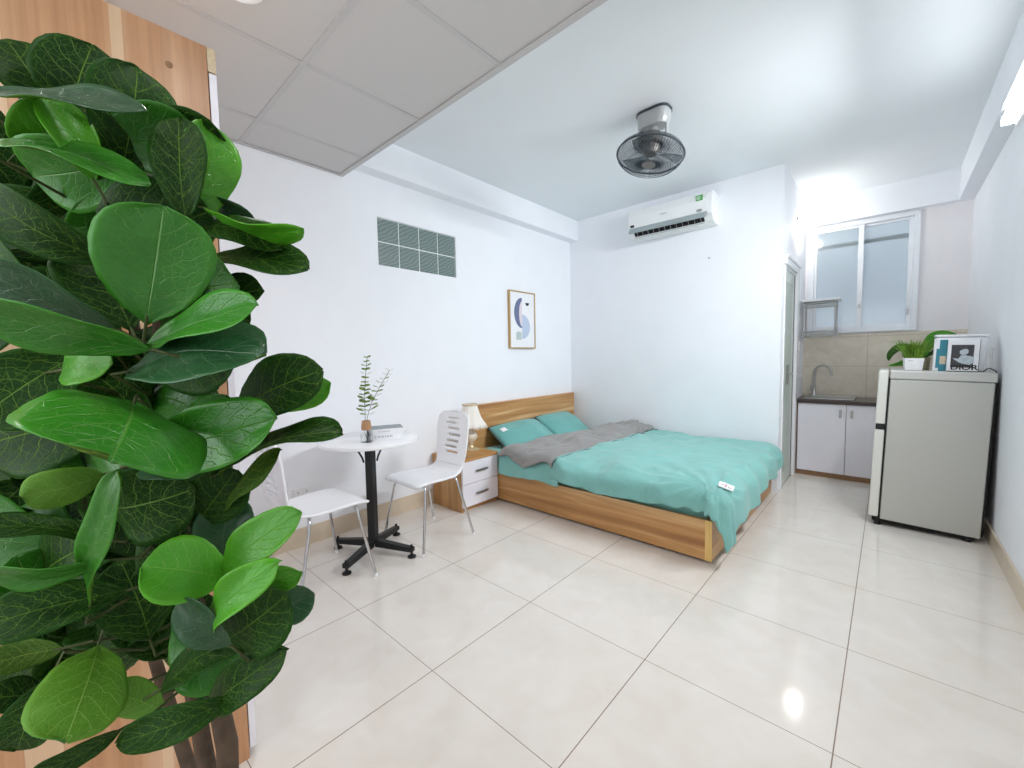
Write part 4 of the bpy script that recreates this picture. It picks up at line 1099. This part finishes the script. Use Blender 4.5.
LVS = [([(0, 0, .075), (-.05, -.06, .15), (-.12, -.12, .155), (-.165, -.16, .11), (-.175, -.17, .06)], .055, (0, -.8, .6), mk2),
       ([(0, 0, .075), (-.06, -.05, .13), (-.13, -.10, .135), (-.18, -.13, .12)], .045, (-.2, -.4, .9), mk),
       ([(0, 0, .075), (-.05, -.07, .07), (-.11, -.13, .035), (-.17, -.17, .022)], .055, (0, -.6, .8), mk),
       ([(0, 0, .075), (.02, -.02, .17), (.05, -.03, .235), (.10, -.05, .25), (.155, -.06, .235)], .06, (.0, -.75, .65), mk),
       ([(0, 0, .075), (.03, -.02, .15), (.05, -.03, .20), (.075, -.05, .215), (.11, -.06, .20)], .05, (.0, -.6, .8), mk),
       ([(0, 0, .075), (.04, -.03, .11), (.06, -.05, .13), (.09, -.06, .11)], .05, (.2, -.6, .7), mk2),
              ([(0, 0, .075), (.0, .04, .12), (.01, .08, .17), (.03, .11, .18)], .05, (0, .5, .8), mk2)]
for p_, w_, n_, m_ in LVS: curve_leaf(p_, w_, Vector(n_).normalized(), 'leaf', lp, m_)
MB().lathe([(0, .0), (.038, .0), (.0, .008)], (0, 0, .0705), 20).build('soil', M['soil'], lp)

def standing_book(label, x0, x1, y, T, H, cover, tilt_=0):
    r = root('book', label, 'book', ((x0+x1)/2, y, ftop((x0+x1)/2)), 0, 'books propped on the fridge'); r.rotation_euler.y = FTILT
    W_ = x1-x0; c_ = MB(); c_.box(-W_/2, W_/2, 0, .003, 0, H); c_.box(-W_/2, W_/2, T-.003, T, 0, H); c_.box(-W_/2, -W_/2+.003, .003, T-.003, 0, H)
    c_.build('cover', cover, r, bevel=.0008)
    box(-W_/2+.0035, W_/2-.003, .0035, T-.0035, .003, H-.003).build('pages', M['paper'], r)
    return r
fb = standing_book('white fashion book reading DIOR with a black and white photo, front on the fridge', .966, 1.106, 2.345, .032, .205, M['book_w'])
W2 = .070
ph = box(-W2+.016, W2-.026, -.0012, -.0003, .026, .170).build('cover_photo', M['photo_dark'], fb)
mb = MB()   # pale seated figure in a wide gown, simplified
mb.prism([(-.008, .140), (.010, .146), (.020, .136), (.021, .120), (.010, .108), (-.004, .106), (-.016, .114), (-.017, .130)], 1, -.0016, -.0012)
mb.prism([(-.022, .082), (-.010, .104), (.012, .104), (.030, .098), (.046, .096), (.047, .060), (.030, .044), (.0, .050), (-.020, .060), (-.044, .082), (-.046, .086)], 1, -.0016, -.0012)
mb.build('printed_figure', M['photo_pale'], ph)
text_mesh('DIOR', .044, 'title', M['ink'], fb, basis((.006, -.0022, .026), (1, 0, 0), (0, 0, 1), (0, -1, 0)), sx=1.12, bold=.0009, extrude=.0003)
box(-W2, W2, -.0008, -.0002, 0, .004).build('cover_edge', M['ink'], fb); box(W2-.003, W2-.0005, -.0008, -.0002, 0, .205).build('cover_edge', M['ink'], fb)
tbk2 = standing_book('white book with a teal band and small stamp picture, behind the DIOR book', .905, 1.05, 2.385, .03, .208, M['book_w'])
W3 = .0725
MB().box(-W3+.026, W3-.002, -.0010, -.0002, .0, .204).box(-W3+.012, -W3+.026, -.0010, -.0002, .02, .145).build('cover_band', M['book_teal'], tbk2)
box(-W3+.030, -W3+.058, -.0016, -.0011, .045, .098).build('stamp_print', M['stamp'], tbk2)
bxr = root('white_box', 'white cardboard box standing behind the books on the fridge', 'box', (1.045, 2.43, ftop(1.045))); bxr.rotation_euler.y = FTILT
MB().box(-.135, .100, 0, .11, 0, .222).build('box_body', M['book_w'], bxr, bevel=.014)
box(-.137, .102, -.003, .113, .2225, .238).build('box_lid', M['book_w'], bxr, bevel=.006)

# ------------------------------------------------------------------ the large foreground plant
TBX, TBY = -.133, -1.381
ft = root('fiddle_leaf_plant', 'large artificial fiddle leaf plant filling the left foreground', 'plant', (TBX, TBY, 0))
OFF = Vector((TBX, TBY, 0))
MB().lathe([(0, .0), (.13, .0), (.15, .02), (.17, .28), (.175, .30), (.16, .30), (.155, .26), (0, .26)], n=48).build('pot', M['pot'], ft, smooth=True)
MB().lathe([(0, .275), (.10, .272), (.153, .2605)], n=32).build('soil', M['soil'], ft, smooth=True)
TR = []
def trunk(pts, r):
    P = [Vector(p)-OFF for p in pts]; TR.append([Vector(p) for p in pts])
    # densify with a little wobble
    out = []; rs = []
    for i in range(len(P)-1):
        for k in range(6):
            t_ = k/6; q_ = P[i].lerp(P[i+1], t_); out.append(q_ + Vector((noise.noise(q_*9), noise.noise(q_*9+Vector((5, 0, 0))), 0))*.006); rs.append(r*(1-.55*(i+t_)/(len(P)-1)))
    out.append(P[-1]); rs.append(r*.4)
    MB().tube(out, rs, 10).build('trunk', M['bark'], ft, smooth=True)
trunk([(-.12, -1.385, .262), at(228, 745, .70), at(208, 660, .73), at(190, 560, .78), at(165, 400, .80), at(150, 240, .78)], .018)
trunk([(-.15, -1.375, .262), at(202, 750, .72), at(182, 640, .76), at(150, 450, .82), at(120, 230, .78), at(108, 150, .72)], .015)
trunk([(-.14, -1.40, .262), at(190, 768, .78), at(150, 640, .82), at(90, 460, .82), at(60, 280, .78), at(44, 120, .72)], .013)
PRF = [(0, .03), (.05, .17), (.12, .42), (.22, .64), (.36, .84), (.50, .96), (.62, 1.0), (.74, .97), (.85, .84), (.925, .64), (.97, .40), (.99, .22), (1.0, .05)]
def wprof(s_):
    for i in range(len(PRF)-1):
        if s_ <= PRF[i+1][0]:
            a, b2 = PRF[i], PRF[i+1]; t_ = (s_-a[0])/(b2[0]-a[0]); t_ = t_*t_*(3-2*t_)*.5+t_*.5
            return a[1]*(1-t_)+b2[1]*t_
    return .05
NU, NV = 14, 26
def leaf(B, T, roll=0, wr=.62, curl=.12, fold=.18, wave=.024, kind='top', under='under', seed=0, twist=0, petiole=True):
    """B base, T tip in world; roll turns the blade about its axis away from facing the viewpoint side"""
    B = Vector(B); T = Vector(T); ax = T-B; L = ax.length; ax.normalize()
    mid = (B+T)/2; view = (CAM-mid).normalized()
    n = (view - ax*view.dot(ax)).normalized()
    n = Matrix.Rotation(math.radians(roll), 3, ax) @ n
    W = L*wr
    def fn(u, v):
        s_ = 1-(1-v)**1.25*1.0 if False else v
        s_ = v
        a = 2*u-1
        hw = W/2*wprof(s_)
        nn = Matrix.Rotation(math.radians(twist)*(s_-.4), 3, ax) @ n
        sd_ = ax.cross(nn)
        h = curl*L*(math.sin(PI*s_)) - .0
        h += fold*hw*(a*a)*1.0
        h += wave*L*math.sin(s_*8.5+seed*2.1+(PI*.55 if a > 0 else 0))*abs(a)**2.2*min(1, s_*3)
        h += .05*L*math.sin(seed*1.7)*(s_**3-s_*.4)
        h += .022*L*noise.noise((a*1.6+seed, s_*3, seed*.7))
        return B + ax*(L*s_) + sd_*(a*hw*math.cos(fold*abs(a)*.8)) + nn*h - OFF
    mb = MB().grid(fn, NU, NV)
    o = mb.build('leaf', [M['leaf_'+kind], M[under]], ft, smooth=True, angle=180, solid=.0011, fix=False, soff=1)
    uvl = o.data.uv_layers.new(name='UVMap')
    for l in o.data.loops:
        vi = l.vertex_index; i = vi % (NU+1); j = vi//(NU+1)
        uvl.data[l.index].uv = (i/NU + .0, j/NV + 0.0)
    if petiole:
        best = None
        for tr in TR:
            for k in range(len(tr)-1):
                for q_ in range(9):
                    p = tr[k].lerp(tr[k+1], q_/8); dd_ = (p-B).length + abs(p.z-(B.z-.05))*1.2
                    if best is None or dd_ < best[0]: best = (dd_, p)
        p = best[1]; m1 = p.lerp(B, .45)+Vector((0, 0, -.012)); m2 = B - ax*min(.03, .3*(B-p).length)
        MB().tube([p-OFF, m1-OFF, m2-OFF, B-OFF, B+ax*.012-OFF], [.003, .0024, .0021, .002, .0012], 7).build('stalk', M['twig'], ft, smooth=True)
    return o
# each row: base pixel+depth, tip pixel+depth, then shape
LEAVES = [
 # top crown
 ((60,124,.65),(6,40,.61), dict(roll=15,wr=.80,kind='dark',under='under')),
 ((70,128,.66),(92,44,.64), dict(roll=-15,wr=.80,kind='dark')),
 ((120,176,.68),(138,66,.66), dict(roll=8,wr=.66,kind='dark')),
 ((-30,92,.56),(148,113,.60), dict(roll=-72,wr=.34,kind='blue',under='under_b',curl=.03)),
 ((95,182,.63),(48,98,.60), dict(roll=20,wr=.50,kind='bright',under='under_b')),
 ((20,150,.64),(70,104,.62), dict(roll=15,wr=.7,kind='bright',under='under_b')),
 ((-20,140,.57),(150,182,.62), dict(roll=-66,wr=.34,kind='top',curl=.06)),
 ((186,222,.66),(180,120,.66), dict(roll=-12,wr=.46,kind='dark')),
 ((190,226,.70),(212,124,.70), dict(roll=20,wr=.5,kind='bright',under='under_b')),
 ((204,208,.68),(302,234,.65), dict(roll=62,wr=.34,kind='bright',under='under_b',curl=.10)),
 ((205,200,.74),(258,228,.74), dict(roll=30,wr=.6,kind='blue')),
 ((200,228,.70),(284,251,.68), dict(roll=-46,wr=.46,kind='dark')),
 ((196,262,.70),(308,268,.66), dict(roll=-62,wr=.40,kind='dark',curl=.06)),
 # big upright leaf
 ((146,324,.58),(163,206,.55), dict(roll=-4,wr=.82,kind='top',curl=-.05,fold=.10,wave=.014)),
 ((190,318,.70),(264,290,.68), dict(roll=-45,wr=.55,kind='dark')),
 ((146,345,.60),(260,307,.56), dict(roll=-52,wr=.36,kind='top',under='under_b',curl=.05)),
 ((128,372,.60),(264,352,.56), dict(roll=-52,wr=.56,kind='blue',curl=.08)),
 ((190,335,.72),(248,322,.70), dict(roll=40,wr=.5,kind='dark')),
 # left, big glossy ones
 ((152,350,.54),(-30,306,.45), dict(roll=-40,wr=.42,kind='top',under='under_b',curl=.05,wave=.02)),
 ((118,330,.56),(-34,258,.48), dict(roll=-40,wr=.50,kind='blue',curl=.06)),
 ((112,262,.62),(-30,186,.54), dict(roll=-30,wr=.50,kind='dark')),
 ((132,330,.64),(92,244,.64), dict(roll=0,wr=.78,kind='dark')),
 ((84,350,.62),(-24,420,.56), dict(roll=10,wr=.72,kind='dark')),
 ((62,370,.58),(112,362,.56), dict(roll=-30,wr=.75,kind='bright',under='under_b')),
 # the broad leaf coming forward
 ((134,402,.58),(112,460,.43), dict(roll=-8,wr=.92,kind='top',curl=.07,fold=-.16,wave=.05,seed=2)),
 ((138,462,.60),(278,418,.57), dict(roll=-20,wr=.42,kind='top',curl=.04)),
 ((140,470,.62),(205,470,.60), dict(roll=-40,wr=.6,kind='blue')),
 ((238,412,.68),(322,370,.66), dict(roll=-22,wr=.58,kind='dark',under='under')),
 ((250,398,.71),(330,384,.70), dict(roll=30,wr=.45,kind='bright',under='under_b')),
 ((218,474,.66),(344,434,.62), dict(roll=-66,wr=.32,kind='dark',curl=.11)),
 ((222,512,.68),(280,450,.66), dict(roll=120,wr=.36,kind='dark',curl=-.06)),
 ((190,470,.70),(225,395,.70), dict(roll=10,wr=.66,kind='top')),
 ((196,525,.68),(236,470,.68), dict(roll=0,wr=.8,kind='dark')),
 ((222,570,.70),(230,494,.70), dict(roll=-10,wr=.66,kind='blue')),
 # lower right cluster
 ((220,576,.60),(302,512,.58), dict(roll=-22,wr=.37,kind='bright',under='under_b')),
 ((228,578,.60),(142,566,.54), dict(roll=12,wr=.86,kind='bright',under='under_b',curl=.08,wave=.02)),
 ((202,636,.57),(278,562,.55), dict(roll=-30,wr=.31,kind='bright',under='under_b',wave=.05)),
 ((222,576,.62),(304,570,.60), dict(roll=40,wr=.36,kind='bright',under='under_b')),
 ((262,612,.70),(314,594,.70), dict(roll=20,wr=.7,kind='blue')),
 ((226,640,.60),(286,596,.58), dict(roll=10,wr=.80,kind='dark')),
 ((232,646,.56),(180,600,.55), dict(roll=-40,wr=.6,kind='blue')),
 ((160,690,.62),(252,636,.62), dict(roll=-40,wr=.40,kind='dark')),
 ((208,712,.60),(284,652,.57), dict(roll=-14,wr=.34,kind='dark')),
 ((236,698,.58),(116,744,.52), dict(roll=-10,wr=.36,kind='dark',wave=.04)),
 ((124,728,.54),(28,776,.48), dict(roll=-30,wr=.36,kind='dark',under='under')),
 # lower left
 ((98,646,.59),(66,742,.48), dict(roll=172,wr=.70,kind='top',under='under_b',curl=-.08)),
 ((52,676,.56),(16,752,.54), dict(roll=12,wr=.66,kind='dark')),
 ((128,590,.60),(-34,632,.50), dict(roll=14,wr=.46,kind='dark')),
 ((64,648,.60),(-20,668,.56), dict(roll=160,wr=.55,kind='dark',under='under')),
 ((90,606,.56),(119,470,.52), dict(roll=-62,wr=.24,kind='top',under='under_b',twist=30,curl=.04)),
 ((104,474,.60),(20,496,.53), dict(roll=160,wr=.70,kind='dark',under='under_b',curl=-.16)),
 ((112,560,.56),(-20,572,.50), dict(roll=-55,wr=.36,kind='top')),
 ((100,540,.62),(-30,530,.54), dict(roll=50,wr=.40,kind='dark')),
 ((164,712,.62),(108,690,.60), dict(roll=170,wr=.60,kind='dark',under='under_b')),
 ((150,640,.66),(120,560,.64), dict(roll=10,wr=.72,kind='dark')),
 ((176,600,.66),(160,520,.66), dict(roll=-30,wr=.5,kind='dark')),
 ((52,700,.62),(-20,700,.56), dict(roll=30,wr=.6,kind='dark')),
]
for i, (b_, t_, kw_) in enumerate(LEAVES):
    kw_.setdefault("seed", i+1); leaf(at(*b_), at(*t_), **kw_)
# inner and rear leaves that close the crown
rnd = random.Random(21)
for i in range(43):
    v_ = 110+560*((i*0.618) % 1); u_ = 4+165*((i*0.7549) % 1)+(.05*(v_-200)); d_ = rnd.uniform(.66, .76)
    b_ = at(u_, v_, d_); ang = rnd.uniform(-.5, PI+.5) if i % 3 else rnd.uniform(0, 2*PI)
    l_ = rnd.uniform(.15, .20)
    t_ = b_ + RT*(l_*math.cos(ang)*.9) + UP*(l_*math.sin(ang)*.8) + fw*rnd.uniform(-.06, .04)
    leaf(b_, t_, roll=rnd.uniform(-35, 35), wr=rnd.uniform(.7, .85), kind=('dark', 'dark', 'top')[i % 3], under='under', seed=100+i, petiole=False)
# the mass of leaves deep inside the crown, one part
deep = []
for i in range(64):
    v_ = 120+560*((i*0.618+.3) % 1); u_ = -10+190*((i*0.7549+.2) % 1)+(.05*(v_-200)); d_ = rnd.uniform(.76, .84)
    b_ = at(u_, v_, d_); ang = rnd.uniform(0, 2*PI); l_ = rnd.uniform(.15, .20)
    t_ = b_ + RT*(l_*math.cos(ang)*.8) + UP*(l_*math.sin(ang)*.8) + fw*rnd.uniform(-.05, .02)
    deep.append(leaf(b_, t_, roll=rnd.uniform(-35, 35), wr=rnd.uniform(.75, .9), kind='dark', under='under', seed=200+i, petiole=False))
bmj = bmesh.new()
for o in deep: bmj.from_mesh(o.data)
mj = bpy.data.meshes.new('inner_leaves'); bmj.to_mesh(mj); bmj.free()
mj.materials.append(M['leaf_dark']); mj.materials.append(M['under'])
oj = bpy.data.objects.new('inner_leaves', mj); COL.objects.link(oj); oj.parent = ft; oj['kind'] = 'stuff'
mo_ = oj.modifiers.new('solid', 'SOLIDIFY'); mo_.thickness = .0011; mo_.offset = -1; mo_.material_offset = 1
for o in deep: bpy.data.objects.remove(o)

# ------------------------------------------------------------------ lights
def area(name, loc, rot, sx, sy, power, color=(1, 1, 1), spread=180):
    l = bpy.data.lights.new(name, 'AREA'); l.spread = math.radians(spread); l.shape = 'RECTANGLE'; l.size = sx; l.size_y = sy; l.energy = power; l.color = color
    o = bpy.data.objects.new(name, l); COL.objects.link(o); o.location = loc; o.rotation_euler = rot; return o
# added daylight from the made-up rear window
area('added_rear_daylight', ((RX0+RX1)/2, YR-.03, (RZ0+RZ1)/2), (PI/2, 0, 0), RX1-RX0-.1, RZ1-RZ0-.1, 14, (.95, .98, 1))
# tube and downlight output
area('tube_output', (XR-.112, 1.42, 2.455), (0, math.radians(58), 0), .05, 1.1, 20, (.94, .97, 1), 130)
for x, y in ((-.976, -1.033), (.23, -1.033), (-.976, -2.1), (.23, -2.1)):  # first spot belongs to the visible downlight, the rest to the added ones
    l = bpy.data.lights.new('downlight_output', 'SPOT'); l.energy = 17; l.spot_size = math.radians(150); l.spot_blend = .8; l.shadow_soft_size = .06; l.color = (1, .985, .96)
    o = bpy.data.objects.new('downlight_output', l); COL.objects.link(o); o.location = (x, y, SZ-.015)
w = bpy.data.worlds.new('World'); scene.world = w; w.use_nodes = True
w.node_tree.nodes['Background'].inputs['Color'].default_value = (.90, .95, 1, 1); w.node_tree.nodes['Background'].inputs['Strength'].default_value = 1.15

vs_ = scene.view_settings; vs_.view_transform = 'Standard'; vs_.look = 'None'; vs_.gamma = 1; vs_.use_curve_mapping = False
vs_.exposure = 0.56
scene.cycles.max_bounces = 12; scene.cycles.diffuse_bounces = 8; scene.cycles.glossy_bounces = 5; scene.cycles.transmission_bounces = 8
scene.cycles.caustics_reflective = False; scene.cycles.caustics_refractive = False
scene.cycles.sample_clamp_indirect = 8
scene.cycles.use_denoising = True
